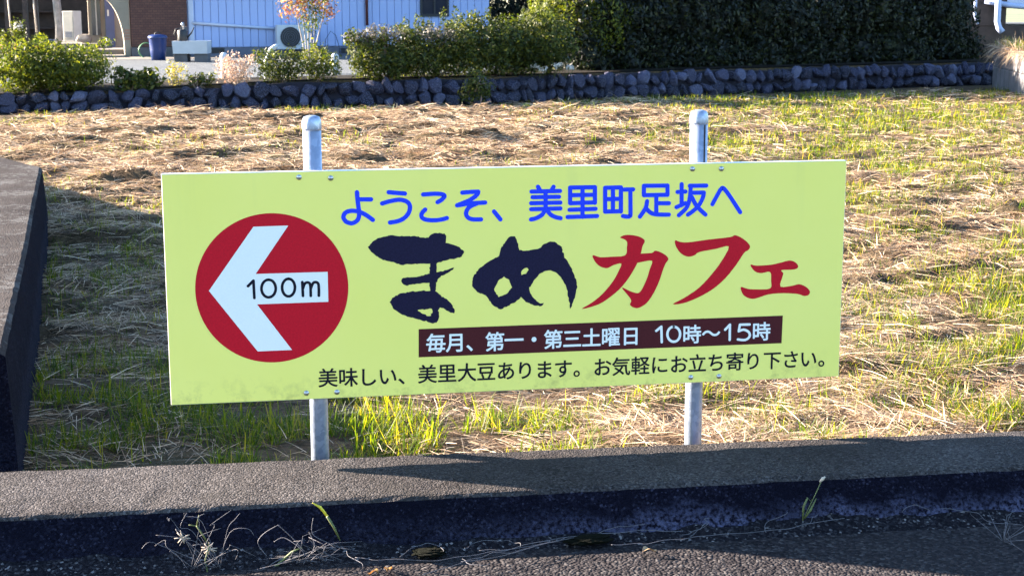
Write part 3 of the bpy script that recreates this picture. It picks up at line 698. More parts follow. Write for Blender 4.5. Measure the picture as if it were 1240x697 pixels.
# ================================================================== PLANTS
def leaf_cloud(blobs, n, size, shell=.5, flat=.6, lumpy=.45):
    """leaf-sized rhombs spread through a set of ellipsoids [(cx,cy,cz,rx,ry,rz)]"""
    blobs = np.array(blobs, float); vol = blobs[:, 3]*blobs[:, 4]*blobs[:, 5]; pr = vol**.75; pr /= pr.sum()
    bi = rng.choice(len(blobs), n, p=pr); b = blobs[bi]
    d = rng.normal(size=(n, 3)); d /= np.linalg.norm(d, axis=1)[:, None]
    r = rng.random(n)**(1/3.)*(1-shell)+shell*(1-np.abs(rng.normal(0, .13, n)))
    ln = 1+lumpy*(2*vnoise(d[:, 0]*3.1+bi*7.3+20, d[:, 1]*3.1+d[:, 2]*4.3+50)-1)
    c = b[:, :3]+d*b[:, 3:]*(r*ln)[:, None]
    nrm = d+rng.normal(0, flat, (n, 3)); nrm /= np.linalg.norm(nrm, axis=1)[:, None]
    a = np.cross(nrm, rng.normal(size=(n, 3))); a /= np.linalg.norm(a, axis=1)[:, None]; s = np.cross(nrm, a)
    L = size*rng.uniform(.5, 1.55, n)[:, None]; Wd = L*rng.uniform(.32, .5, n)[:, None]
    V = np.stack([c-a*L*.5, c+s*Wd*.5+nrm*L*.06, c+a*L*.5, c-s*Wd*.5+nrm*L*.06], 1).reshape(-1, 3)
    Q = np.arange(4*n).reshape(n, 4); return V, Q
def stems(blobs, base, n, r0, seed):
    r = random.Random(seed); out = []
    for i in range(n):
        b = r.choice(blobs); e = Vector((b[0]+r.uniform(-.6, .6)*b[3], b[1]+r.uniform(-.5, .5)*b[4], b[2]+r.uniform(-.2, .7)*b[5]))
        s = Vector((base[0]+r.uniform(-.1, .1), base[1]+r.uniform(-.06, .06), base[2]-.04)); m = s.lerp(e, .5)+Vector((r.uniform(-.06, .06), r.uniform(-.06, .06), .05))
        out.append(([s, m, e], [r0, r0*.7, r0*.25]))
    return out
def shrub(name, label, cat, base, blobs, n, size, mat, bark='bark', nst=7, r0=.018, group=None, extra=None, **kw):
    base = np.array(base, float); t = thing(name, label, cat, base, 0, group)
    rel = [(b[0], b[1], b[2], b[3], b[4], b[5]) for b in blobs]
    V, Q = leaf_cloud(rel, n, size, **kw); new_obj('foliage', fastmesh('foliage', V, Q), M[mat], t)
    tubes('stem', stems(rel, (0, 0, 0), nst, r0, n), M[bark], t, 5)
    if extra:
        for nm, bl, n2, sz, mt in extra:
            V, Q = leaf_cloud(bl, n2, sz, shell=.3, lumpy=.5); new_obj(nm, fastmesh(nm, V, Q), M[mt], t)['kind'] = 'stuff'
    return t
def ground_at(px, py, z=ZY): return at(px, py, z)
def bush_px(name, label, cat, x0, x1, ytop, ybase, depth, n, size, mat, dy=.6, lobes=5, extra=None, seed=0, **kw):
    """a bush standing on the yard edge: base pixel gives its foot, its width comes from that distance"""
    cxp = (x0+x1)/2; P = ground_at(cxp, ybase); zt_ = float(wall_top(P[0])); P = ground_at(cxp, ybase, zt_)
    back = sw_y(P[0])+.04+dy*.30
    if P[1] < back: P = CAM+(P-CAM)*((back-CAM[1])/(P[1]-CAM[1])); P[2] = zt_          # keep it behind the wall face
    P[2] -= .01; d = (P-CAM)@FWD; s = d/FPX
    wid = (x1-x0)*s; h = (ybase-ytop)*s; r = random.Random(seed+int(x0)); bl = []
    for i in range(lobes):
        u = (i+.5)/lobes-.5
        bl.append((u*wid*.78, r.uniform(-.15, .15)*dy, h*(.56+r.uniform(-.1, .06)), wid/lobes*r.uniform(.75, 1.0)+.03, dy*.5*r.uniform(.8, 1.1), h*.45*r.uniform(.8, 1.05)))
        bl.append((u*wid*.7, r.uniform(-.15, .15)*dy, h*.3, wid/lobes*.8+.02, dy*.42, h*.3))
    for i in range(lobes*2):                                   # uneven shoots breaking the outline
        bl.append((r.uniform(-.5, .5)*wid, r.uniform(-.4, .4)*dy, h*r.uniform(.7, 1.02), r.uniform(.05, .13), r.uniform(.05, .13), h*r.uniform(.08, .22)))
    return shrub(name, label, cat, P, bl, n, size, mat, extra=extra, **kw), P, wid, h

bush_px('round_bush', 'rounded sunlit green bush above the left end of the stone wall', 'bush', -14, 132, 50, 117, 0, 20000, .052, 'leaf_lime', dy=1.2, lobes=4, shell=.62)
bush_px('leafy_clump', 'low dark strap-leaved clump right of the rounded bush', 'plant', 138, 196, 84, 109, 0, 900, .09, 'leaf_mid', dy=.4, lobes=4)
bush_px('yellow_flower_plant', 'small pale yellow flowering plant on the yard edge', 'plant', 203, 223, 76, 105, 0, 320, .05, 'flower_yellow', dy=.25, lobes=2, nst=6, r0=.006)
bush_px('small_shrub', 'tiny dark green shrub between yellow flowers and pale pink bush', 'plant', 229, 259, 89, 105, 0, 420, .055, 'leaf_mid', dy=.25, lobes=3)
bush_px('pink_dry_bush', 'pale pink feathery dry bush in front of the wash sink', 'bush', 263, 307, 68, 104, 0, 1500, .04, 'leaf_pink', dy=.45, lobes=4, nst=14, r0=.006, bark='straw_pale')
bush_px('garden_shrub', 'loose upright green shrub below the air conditioner', 'bush', 308, 372, 62, 101, 0, 2400, .05, 'leaf_mid', dy=.5, lobes=5, nst=12, r0=.007)
bush_px('garden_shrub', 'leafy shrub at the foot of the red-leaved sapling', 'bush', 362, 412, 58, 100, 0, 2000, .05, 'leaf_lime', dy=.5, lobes=4, nst=10, r0=.007)
bush_px('grey_seed_bush', 'bush topped with grey dry seed heads left of the hedge', 'bush', 420, 512, 44, 100, 0, 9000, .055, 'leaf_mid', dy=.7, lobes=5,
        extra=[('seed_heads', [(-.45, -.1, .68, .22, .25, .12), (-.1, -.1, .74, .3, .25, .14), (.25, 0, .7, .25, .2, .12)], 1600, .045, 'leaf_grey')])
bush_px('low_bush', 'dusty green bush with pinkish sprigs beside the grey seed heads', 'bush', 484, 572, 32, 97, 0, 9500, .055, 'leaf_mid', dy=.8, lobes=4,
        extra=[('grey_sprigs', [(0, -.3, .72, .35, .15, .16)], 500, .045, 'leaf_grey')])
bush_px('leafy_bush', 'broad green bush with sunlit top in front of the dark hedge', 'bush', 536, 700, 16, 93, 0, 22000, .06, 'leaf_mid', dy=1.1, lobes=6)
# plant hanging over the stone wall
P = atD(575, 108, 24.9)
shrub('trailing_plant', 'dark trailing plant hanging over the face of the stone wall', 'plant', P, [(0, 0, .1, .17, .12, .25), (.12, .05, .0, .2, .12, .2), (-.1, .0, -.05, .15, .1, .18)], 1300, .05, 'leaf_mid')
# small white flowers on the wall top
for i, (px, py) in enumerate([(578, 78), (648, 80), (658, 84), (676, 79), (690, 82)]):
    P = at(px, 92, ZY); d = (P-CAM)@FWD; hh = (92-py)*d/FPX
    shrub('white_flower', ['white flower below the broad bush, leftmost', 'white flower over the wall, second from the left', 'white flower over the wall, middle one', 'white flower over the wall, fourth from the left', 'white flower over the wall, rightmost'][i], 'flower', P, [(0, 0, hh, .08, .06, .05)], 60, .045, 'flower_white', bark='weed_green', nst=3, r0=.005, group='white flowers on the stone wall')
# big dark hedge
hp0 = np.array(at(700, 86, ZY)); hp1 = np.array(at(1178, 72, ZY))
hed = thing('hedge', 'tall dense dark evergreen hedge filling the top right behind the stone wall', 'hedge', hp0)
dv = hp1-hp0; hl = np.linalg.norm(dv[:2]); dirv = dv/hl; nrmv = np.array([-dirv[1], dirv[0], 0])
bl = []
for i in range(26):
    u = (i+.5)/26; c = dv*u+nrmv*(.35+random.uniform(-.1, .1)); bl.append((c[0], c[1], .85+random.uniform(-.05, .1), hl/26*1.15, .72*random.uniform(.9, 1.15), .95*random.uniform(.9, 1.08)))
    lo_ = c-nrmv*.28; bl.append((lo_[0], lo_[1], .26, hl/26*1.2, .45, .40)); lo_ = c-nrmv*.42; bl.append((lo_[0], lo_[1], .12, hl/26*1.1, .32, .2))
    if i % 2: bl.append((c[0]+random.uniform(-.2, .2), c[1]+.2, 1.25, hl/26*1.2, .6, .55*random.uniform(.7, 1.2)))
V, Q = leaf_cloud(bl, 135000, .085, shell=.7, lumpy=.45, flat=.8); new_obj('foliage', fastmesh('foliage', V, Q), M['leaf_dark'], hed)
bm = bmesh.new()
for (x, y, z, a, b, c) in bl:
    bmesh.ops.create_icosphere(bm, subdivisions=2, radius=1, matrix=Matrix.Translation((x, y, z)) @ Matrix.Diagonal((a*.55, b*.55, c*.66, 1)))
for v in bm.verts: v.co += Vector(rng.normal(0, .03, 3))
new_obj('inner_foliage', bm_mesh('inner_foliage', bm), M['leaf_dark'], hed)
for i in range(9):
    u = (i+.5)/9; c = dv*u+nrmv*.75
    tubes('trunk', [([(c[0], c[1], -.05), (c[0]+.05, c[1], .7), (c[0]+random.uniform(-.2, .2), c[1]+.1, 1.5)], [.06, .05, .02])], M['bark'], hed, 6)
# sunlit young tree at the left end of the hedge
P = at(690, 88, ZY)+np.array([0.25, .9, 0])
shrub('young_tree', 'young evergreen with bright sunlit crown at the left end of the hedge', 'tree', P, [(-.2, 0, 1.0, .65, .6, .7), (.25, .1, 1.35, .6, .6, .55), (-.45, 0, .75, .5, .5, .5), (.5, -.1, .8, .5, .5, .7)], 15000, .06, 'leaf_lime', nst=9, r0=.03)
# red-leaved sapling
P = at(376, 89, ZY)
t = thing('red_leaved_sapling', 'slender sapling with reddish autumn leaves in front of the house wall', 'tree', P)
tw = []
for a in range(6):
    r = random.Random(a); dx = (a-2.5)*.07
    tw.append(([(dx*.3, 0, -.05), (dx*.7, r.uniform(-.05, .05), .55), (dx*1.4+r.uniform(-.05, .05), r.uniform(-.1, .1), 1.05), (dx*2.4, r.uniform(-.15, .15), 1.6)], [.014, .011, .008, .003]))
tubes('trunk', tw, M['bark_pale'], t, 6)
V, Q = leaf_cloud([(-.28, 0, 1.12, .3, .25, .22), (.05, 0, 1.38, .4, .3, .3), (.3, 0, 1.1, .2, .2, .2), (-.1, 0, 1.65, .4, .3, .25)], 1500, .055, shell=.2); new_obj('crown', fastmesh('crown', V, Q), M['leaf_red'], t)
V, Q = leaf_cloud([(.0, 0, 1.4, .42, .3, .4), (.05, 0, .95, .25, .2, .25)], 1300, .05, shell=.2); new_obj('green_leaves', fastmesh('green_leaves', V, Q), M['leaf_lime'], t)

# ================================================================== HOUSE AND YARD
HA = at(228, 68, ZY); HB = at(590, 63.5, ZY); hang = math.atan2(HB[1]-HA[1], HB[0]-HA[0])
HU = np.array([math.cos(hang), math.sin(hang), 0]); HN = np.array([math.sin(hang), -math.cos(hang), 0])   # along the wall, towards the viewer
house = thing('house', 'low house with pale blue metal siding, brown brick panel and cream arch', 'house', HA, hang)
def hp(px, py, off=0.0):
    """pixel -> (u, z) on the front wall plane (off metres in front), local to the house"""
    v = ray(px, py); o = HA+HN*off; tt = ((o-CAM)@HN)/(v@HN); P = CAM+v*tt-HA; return P@HU, P[2]
u0 = 0.0; u1, _ = hp(592, 30); ub0, _ = hp(158, 30); ua0, _ = hp(112, 30)
HH = 2.7
box('wall', (u0+.01, .03, -.1), (u1, 6, HH), M['siding'], house)
zp = hp(260, 57.5)[1]
box('plinth', (u0+.005, -.02, -.1), (u1-.01, .028, zp-.01), M['plinth'], house)
npan = 40; wdt = (u1-u0)/npan
pm = None
for i in range(npan):
    if pm is None:
        bm = bmesh.new(); bm_box(bm, (wdt/2, .01, (zp+HH)/2), (wdt-.007, .09, HH-zp)); bmesh.ops.bevel(bm, geom=list(bm.edges), offset=.008, segments=1, affect='EDGES'); pm = bm_mesh('siding_panel', bm); pm.materials.append(M['siding'])
    o = new_obj('siding_panel', pm, None, house); o.location = (u0+i*wdt, 0, 0)
# white sloping rail, corner board, gutter pipe
ra, rb = hp(233, 28, .08), hp(336, 35, .08)
tubes('wall_rail', [([(ra[0], -.08, ra[1]), (rb[0], -.08, rb[1])], .035)], M['trim'], house, 8)
ca = hp(230.5, 10)
box('corner_board', (ca[0]-.06, -.075, zp), (ca[0]+.06, -.04, HH), M['trim'], house, .005)
gp = hp(444, 15, .08)
tubes('downpipe', [([(gp[0], -.10, hp(444, 31, .08)[1]), (gp[0], -.10, HH)], .035)], M['pipe_brown'], house, 10)
# window with frame, far right
wa, wb = hp(511, 0, .05), hp(541, 17, .05)
win = box('window', (wa[0], -.06, wb[1]), (wb[0], -.038, wb[1]+1.1), M['glass'], house)
for lo, hi in (((wa[0]-.05, -.09, wb[1]-.06), (wb[0]+.05, -.037, wb[1])), ((wa[0]-.05, -.09, wb[1]+.002), (wa[0], -.037, wb[1]+1.1)), ((wb[0], -.09, wb[1]+.002), (wb[0]+.05, -.037, wb[1]+1.1)), (((wa[0]+wb[0])/2-.02, -.085, wb[1]+.002), ((wa[0]+wb[0])/2+.02, -.0605, wb[1]+1.1))):
    box('window_frame', lo, hi, M['black'], win)
# vent grilles in the plinth
for px in (263, 420):
    v0 = hp(px-9, 58.5, .03); v1 = hp(px+9, 64.5, .03)
    box('vent', (v0[0], -.03, v1[1]), (v1[0], -.015, v0[1]), M['black'], house)
# brick panel
box('brick_panel', (ub0, -.16, hp(200, 57, .16)[1]), (u0-.004, .4, HH), M['brick'], house)
box('brick_plinth', (ub0-.01, -.19, -.1), (u0-.002, .4, hp(200, 57, .16)[1]-.006), M['block'], house)
# arch: cream wall with a quarter-round opening left of the brick panel
zz = lambda py: hp(140, py, .1)[1]
aw = ub0-.02; al = hp(104, 0, .1)[0]
arc = []
cxu, czz = hp(121, 58, .1)[0], zz(58)
rx_, rz_ = hp(151, 58, .1)[0]-cxu, zz(-4)-zz(58)
outer = [(aw, -.1), (aw, HH), (al, HH), (al, zz(-4)+.02)]
for a in np.linspace(math.pi/2, 0, 18): outer.append((cxu+rx_*math.cos(a), czz+rz_*math.sin(a)))
outer.append((cxu+rx_, -.1))
from mathutils.geometry import tessellate_polygon
def extrude_poly(name, poly, y0, y1, mat, parent):
    n = len(poly); V = [(a, y0, b) for a, b in poly]+[(a, y1, b) for a, b in poly]
    tr = tessellate_polygon([[Vector((a, b, 0)) for a, b in poly]])
    Fs = [tuple(t) for t in tr]+[tuple(n+i for i in t[::-1]) for t in tr]+[(i, (i+1) % n, n+(i+1) % n, n+i) for i in range(n)]
    me = pymesh(name, V, Fs); bm = bmesh.new(); bm.from_mesh(me); bmesh.ops.recalc_face_normals(bm, faces=bm.faces); bm.to_mesh(me); bm.free()
    return new_obj(name, me, mat, parent)
extrude_poly('arch', outer, -.12, .25, M['cream'], house)
for py in (37, 40.5, 44, 47.5):
    a = hp(142.5, py, .13); box('band', (cxu+rx_+.012, -.128, a[1]-.022), (aw-.01, -.121, a[1]+.022), M['brown_band'], house)
# porch behind the arch: back wall, door, step
box('porch_wall', (al+.1, 2.2, -.1), (aw, 2.4, HH), M['cream'], house)
d0, d1 = hp(127, 15, -2.15), hp(140, 58, -2.15)
dr = box('door', (d0[0], 2.14, -.02), (d1[0], 2.19, 2.0), M['shutter'], house)
box('door_handle', (d1[0]-.16, 2.1, .9), (d1[0]-.12, 2.138, 1.05), M['bolt'], dr)
w0, w1 = hp(113, 5, -2.15), hp(122, 48, -2.15)
wn2 = box('window', (w0[0]-.05, 2.16, .45), (w1[0]+.02, 2.195, 1.9), M['glass'], house)
box('window_frame', ((w0[0]+w1[0])/2-.03, 2.13, .45), ((w0[0]+w1[0])/2+.0, 2.158, 1.9), M['offwhite'], wn2)
box('step', (al-.4, .3, -.04), (aw-.05, 2.1, .16), M['yard_concrete'], house, .01)
box('step', (al-.2, -.5, -.04), (cxu+rx_-.02, .298, .05), M['yard_concrete'], house, .01)
# roof
bm = bmesh.new(); rv = [(al-.5, -.9, HH-.1), (u1+.5, -.9, HH-.1), (u1+.5, 3.2, HH+1.3), (al-.5, 3.2, HH+1.3), (al-.5, 7, HH-.1), (u1+.5, 7, HH-.1)]
me = pymesh('roof', rv+[(a, b, c+.12) for a, b, c in rv], [(0, 1, 2, 3), (3, 2, 5, 4), (6, 9, 8, 7), (9, 10, 11, 8), (0, 6, 7, 1), (1, 7, 8, 2), (2, 8, 11, 5), (5, 11, 10, 4), (4, 10, 9, 3), (3, 9, 6, 0)])
new_obj('roof', me, M['roof'], house)
# concrete apron in front of the house
a0 = HA+HN*.2-HU*3.2; pts = [a0, HA+HN*.2+HU*1.2, HA+HN*1.7+HU*1.0, a0+HN*1.7]
tag(new_obj('apron', pymesh('apron', [(p[0], p[1], ZY+.006) for p in pts], [(0, 1, 2, 3)]), M['yard_concrete']), kind='structure')

def yard_thing(name, label, cat, px, ybase): 
    P = at(px, ybase, ZY); d = (P-CAM)@FWD; return thing(name, label, cat, P, hang*0-YAW), d/FPX
# bin
t, s = yard_thing('waste_bin', 'dark blue plastic bin with lid beside the brick panel', 'bin', 192, 73); W_ = 22*s; H_ = 31*s
lathe('body', [(W_*.38, 0), (W_*.44, H_*.4), (W_*.48, H_*.82), (W_*.5, H_*.84)], M['bin_blue'], t, 24)
lid = lathe('lid', [(W_*.53, H_*.84), (W_*.53, H_*.89), (W_*.48, H_*.95), (W_*.3, H_*.99), (W_*.05, H_)], M['bin_blue'], t, 24)
tubes('handle', [([(-W_*.18, 0, H_*.97), (-W_*.1, 0, H_*1.06), (W_*.1, 0, H_*1.06), (W_*.18, 0, H_*.97)], .012)], M['black'], lid, 6)
# wash sink
t, s = yard_thing('wash_sink', 'white outdoor wash sink on a block base', 'sink', 233, 75); W_ = 41*s
bm = bmesh.new(); hw = W_/2; zb, ztp = 10*s, 25*s
ov = [(-hw, -.2, zb), (hw, -.2, zb), (hw, .25, zb), (-hw, .25, zb), (-hw*1.03, -.24, ztp), (hw*1.03, -.24, ztp), (hw*1.03, .27, ztp), (-hw*1.03, .27, ztp),
      (-hw*.93, -.19, ztp), (hw*.93, -.19, ztp), (hw*.93, .22, ztp), (-hw*.93, .22, ztp), (-hw*.85, -.15, zb+.05), (hw*.85, -.15, zb+.05), (hw*.85, .18, zb+.05), (-hw*.85, .18, zb+.05)]
of = [(3, 2, 1, 0), (0, 1, 5, 4), (1, 2, 6, 5), (2, 3, 7, 6), (3, 0, 4, 7), (4, 5, 9, 8), (5, 6, 10, 9), (6, 7, 11, 10), (7, 4, 8, 11), (8, 9, 13, 12), (9, 10, 14, 13), (10, 11, 15, 14), (11, 8, 12, 15), (12, 13, 14, 15)]
new_obj('basin', pymesh('basin', ov, of), M['white_enamel'], t)
for sx in (-1, 1): box('block_base', (sx*hw*.6-.14, -.15, -.03), (sx*hw*.6+.14, .2, zb-.003), M['block'], t, .01)
tubes('tap', [([(-hw*.55, .2, 0.0), (-hw*.55, .2, .75), (-hw*.55, .16, .8), (-hw*.55, .05, .8), (-hw*.55, .03, .74)], .018)], M['bolt'], t, 8)
box('tap_post', (-hw*.75, .215, -.03), (-hw*.4, .30, .72), M['block'], t, .01)
# black watering can standing in the sink
P = at(222, 75, ZY); t = thing('watering_can', 'dark watering can standing at the wash sink', 'watering can', P+np.array([0, 0, 25*s]))
lathe('body', [(.09, 0), (.1, .02), (.1, .2), (.07, .24)], M['black'], t, 16)
tubes('spout', [([(.08, 0, .05), (.18, 0, .15), (.25, 0, .28)], [.02, .015, .012])], M['black'], t, 6)
tubes('handle', [([(-.09, 0, .05), (-.17, 0, .14), (-.13, 0, .25), (-.04, 0, .26)], .01)], M['black'], t, 6)
# garden hose
P = at(178, 70, ZY)
pts = [(.16*math.cos(a)*(1+.03*i/12), 0.02*math.sin(i), .2+.17*math.sin(a)) for i, a in enumerate(np.linspace(0, 4*math.pi, 50))]
tag(tubes('garden_hose', [([Vector(P)+Vector(p)+Vector((0, 0, -.04)) for p in pts], .013)], M['hose'], None, 6), 'coiled green garden hose left of the blue bin', 'hose')
# air conditioner
acu, acz = hp(355, 58, .35); aP = HA+HU*acu+HN*.35
t = thing('air_conditioner', 'white outdoor air conditioner unit against the blue siding', 'air conditioner', (aP[0], aP[1], ZY), hang)
aw_, ah_ = .78, .56; zb = .14
box('casing', (-aw_/2, -.14, zb), (aw_/2, .14, zb+ah_), M['white_enamel'], t, .012)
bm = bmesh.new(); R90 = Matrix.Rotation(math.radians(90), 4, 'X')
bmesh.ops.create_cone(bm, cap_ends=True, segments=32, radius1=.235, radius2=.235, depth=.01, matrix=Matrix.Translation((-.08, -.148, zb+ah_/2)) @ R90)
fan = new_obj('fan_grille', bm_mesh('fan_grille', bm), M['black'], t)
for k in range(5):
    tubes('grille_ring', [([(-.08+r_*math.cos(a), -.158, zb+ah_/2+r_*math.sin(a)) for a in np.linspace(0, 2*math.pi, 25) for r_ in [.05+.045*k]], .004)], M['plinth'], fan, 4)
for sx in (-.28, .28): box('foot', (sx-.05, -.17, 0), (sx+.05, .17, zb-.002), M['block'], t)
tubes('refrigerant_pipe', [([(aw_/2-.02, .0, zb+.15), (aw_/2+.12, .0, zb+.1), (aw_/2+.2, .1, .4), (aw_/2+.2, .3, 1.0)], .025)], M['trim'], t, 6)
# thin cable arch at the right of the air conditioner
acb = hp(400, 60, .3); P = HA+HU*acb[0]+HN*.4
tag(tubes('loose_cable', [([Vector(P)+Vector(HU)*(x_)+Vector((0, 0, z_)) for x_, z_ in ((-.15, 0), (-.13, .35), (0, .55), (.12, .45), (.22, .1), (.24, 0))], .009)], M['shutter'], None, 5), 'thin dark cable looped on the ground beside the air conditioner', 'cable')
# white stakes
for px, y0, y1, lab, curv in ((272, 64, 95, 'short white round-topped stake behind the pale pink bush', 0), (323, 55, 96, 'leaning white bent stake in the loose green shrub', .16), (406, 65, 90, 'small white stake right of the sapling', 0)):
    P = at(px, y1, ZY); s = ((P-CAM)@FWD)/FPX; h = (y1-y0)*s
    tag(tubes('white_stake', [([Vector(P)+Vector((0, 0, -.05)), Vector(P)+Vector((.0, 0, h*.5)), Vector(P)+Vector((curv*.5, 0, h*.86)), Vector(P)+Vector((curv, 0, h*.95)), Vector(P)+Vector((curv*1.2, 0, h))], [4.6*s if not curv else 3*s]*3+[3.8*s if not curv else 3*s, 1.5*s])], M['white_enamel'], None, 10), lab, 'stake', 'white stakes in the yard')

# ------------------------------------------------------------------ carport on the far left
cp_ = at(60, 62, ZY); cpo = cp_+np.array([0, 1.5, 0])
cpt = thing('carport', 'dark open wooden shelter at the top left corner', 'carport', cpo, -YAW)
s = ((cpo-CAM)@FWD)/FPX
box('back_wall', (-4.0, 2.3, -.05), (.30, 2.4, 2.6), M['dark_wood'], cpt)
box('side_wall', (-4.1, -.2, -.05), (-4.0, 2.4, 2.6), M['dark_wood'], cpt)
box('roof', (-4.3, -.5, 2.5), (.45, 2.6, 2.6), M['roof'], cpt)
for px in (26.5, 39, 5):
    x = (px-60)*s; box('post', (x-.06, -.16, -.02), (x+.06, -.04, 2.5), M['dark_wood'], cpt, .008)
for k, zz_ in enumerate((.5, .95)):
    box('shelf', (-3.9, 1.7, zz_), (-.3, 2.29, zz_+.04), M['dark_wood'], cpt)
for i, (px, lab) in enumerate(((16, 'bamboo pole leaning in the carport, left of the posts'), (47, 'bamboo pole leaning beside the pale trunk post'))):
    P = at(px, 63, ZY); tag(tubes('bamboo_pole', [([Vector(P)+Vector((0, 0, -.02)), Vector(P)+Vector((-.12, .5, 1.2)), Vector(P)+Vector((-.22, .95, 2.3))], [.022, .02, .017])], M['straw_pale'], None, 8), lab, 'pole', 'bamboo poles in the carport')
t, s_ = yard_thing('storage_box', 'pale storage box on the carport floor', 'box', 57, 63)
box('body', (-.22, -.15, 0), (.22, .15, .26), M['offwhite'], t, .012); box('lid', (-.235, -.165, .262), (.235, .165, .31), M['shutter'], t, .01)
# raised porch slab between the carport and the arch
PZ = ZY+.27
sl = [at(74, 53, PZ), at(119, 53, PZ), at(117, 47, PZ), at(76, 47, PZ)]
me = pymesh('porch_slab', [(p[0], p[1], ZY-.05) for p in sl]+[(p[0], p[1], PZ) for p in sl], [(0, 1, 5, 4), (1, 2, 6, 5), (2, 3, 7, 6), (3, 0, 4, 7), (4, 5, 6, 7)])
tag(new_obj('porch_slab', me, M['yard_concrete']), kind='structure')
# pale log post
P = at(72, 62, ZY); s = ((P-CAM)@FWD)/FPX
tag(tubes('log_post', [([Vector(P)+Vector((0, 0, -.1)), Vector(P)+Vector((.03, 0, .6)), Vector(P)+Vector((-.02, .05, 1.4)), Vector(P)+Vector((.0, .05, 2.6))], [.12, .105, .1, .09])], M['bark_pale'], None, 12), 'pale bare tree trunk post beside the carport', 'post')
# water heater cabinet
P = at(88.5, 50, PZ); s = ((P-CAM)@FWD)/FPX
t = thing('water_heater', 'cream metal heater cabinet standing on the porch', 'heater', P, -YAW-.35)
box('casing', (-8*s, -.17, -.02), (8*s, .17, 36*s), M['offwhite'], t, .02)
box('door_panel', (-6.5*s, -.176, 3*s), (6.5*s, -.168, 30*s), M['offwhite'], t, .003)
for k in range(4): box('louvre', (-5*s, -.184, 5*s+k*1.8*s), (5*s, -.1765, 6*s+k*1.8*s), M['plinth'], t)
# garden rock
P = at(103, 52, PZ); s = ((P-CAM)@FWD)/FPX
o = new_obj('garden_rock', stone_mesh(33), M['rock']); o.location = P+np.array([0, 0, .09]); o.scale = (13*s, .25, 6*s); tag(o, 'flat beige rock beside the heater cabinet', 'rock')
# potted plants under the carport
for i, (px, yb, yt, lab) in enumerate(((24, 64, 22, 'potted pale-flowered plant under the carport'), (8, 65, 36, 'low potted plant at the very left edge under the carport'), (48, 64, 40, 'small potted plant between carport posts and trunk'))):
    P = at(px, yb, ZY); s = ((P-CAM)@FWD)/FPX; h = (yb-yt)*s
    t = thing('potted_plant', lab, 'plant', P, 0, 'potted plants under the carport')
    lathe('pot', [(.09, -.01), (.13, .2), (.14, .22)], M['terracotta'], t, 16)
    V, Q = leaf_cloud([(0, 0, h*.65, .22, .2, h*.32)], 420, .07, shell=.3); new_obj('foliage', fastmesh('foliage', V, Q), M['leaf_mid'], t)
    V, Q = leaf_cloud([(.03, -.12, h*.75, .12, .1, h*.14)], 60, .06, shell=.3); new_obj('blossom', fastmesh('blossom', V, Q), M['flower_white' if i == 0 else 'leaf_lime'], t)
# backdrop trees behind the house and hedge (dark wood seen through the gap)
for i, (px, lab) in enumerate(((618, 'dark tree beyond the hedge, right of the house corner'), (668, 'dark tree behind the sunlit young evergreen'), (728, 'dark tree behind the left end of the hedge'))):
    P = at(px, 60, ZY)+np.array([.2, 2.0, 0])
    shrub('background_tree', lab, 'tree', P, [(0, 0, 1.4, 1.1, .9, 1.2), (.4, .2, 2.2, .9, .8, .9), (-.5, 0, .8, .9, .8, .8)], 9000, .09, 'leaf_dark', nst=8, r0=.05)

# ------------------------------------------------------------------ right corner: block wall, dry grass, neighbour's shed
bw = np.array(at(1201, 107, ZF)); bw2 = np.array(at(1246, 122, ZF))
dirw = (bw2-bw)[:2]; Lw = np.linalg.norm(dirw); dirw = dirw/Lw; angw = math.atan2(dirw[1], dirw[0])
t = thing('retaining_wall', 'concrete retaining wall at the right edge, topped with dry grass', 'wall', (bw[0], bw[1], ZF), angw)
hw_ = .80
for k in range(10):
    box('block', (k*.45+.004, 0, -.2), (k*.45+.446, .5, hw_*.52), M['block'], t, .01); box('block', (k*.45-.2+.004, .02, hw_*.52+.004), (k*.45+.246, .5, hw_), M['block'], t, .01)
box('backfill', (-.2, .48, -.2), (4.3, 3.2, hw_-.06), M['soil'], t)
n = 2600; x = rng.uniform(-.2, 3.5, n); y = rng.uniform(.0, .9, n)
V, Q = blades(np.stack([x, y, np.full(n, hw_-.03)], 1), rng.normal(-1.57, .9, n), rng.normal(.5, .5, n), rng.uniform(.15, .45, n), np.full(n, .012), rng.uniform(.2, .9, n), .5, 3)
new_obj('dry_grass', fastmesh('dry_grass', V, Q), M['hay'], t)['kind'] = 'stuff'
n = 900; x = rng.uniform(-.2, 3.5, n); y = rng.uniform(.05, .9, n)
V, Q = blades(np.stack([x, y, np.full(n, hw_-.05)], 1), rng.random(n)*6.28, rng.normal(1.1, .3, n), rng.uniform(.15, .35, n), np.full(n, .012), rng.uniform(.1, .4, n), .3, 3)
new_obj('green_grass', fastmesh('green_grass', V, Q), M['grass'], t)['kind'] = 'stuff'
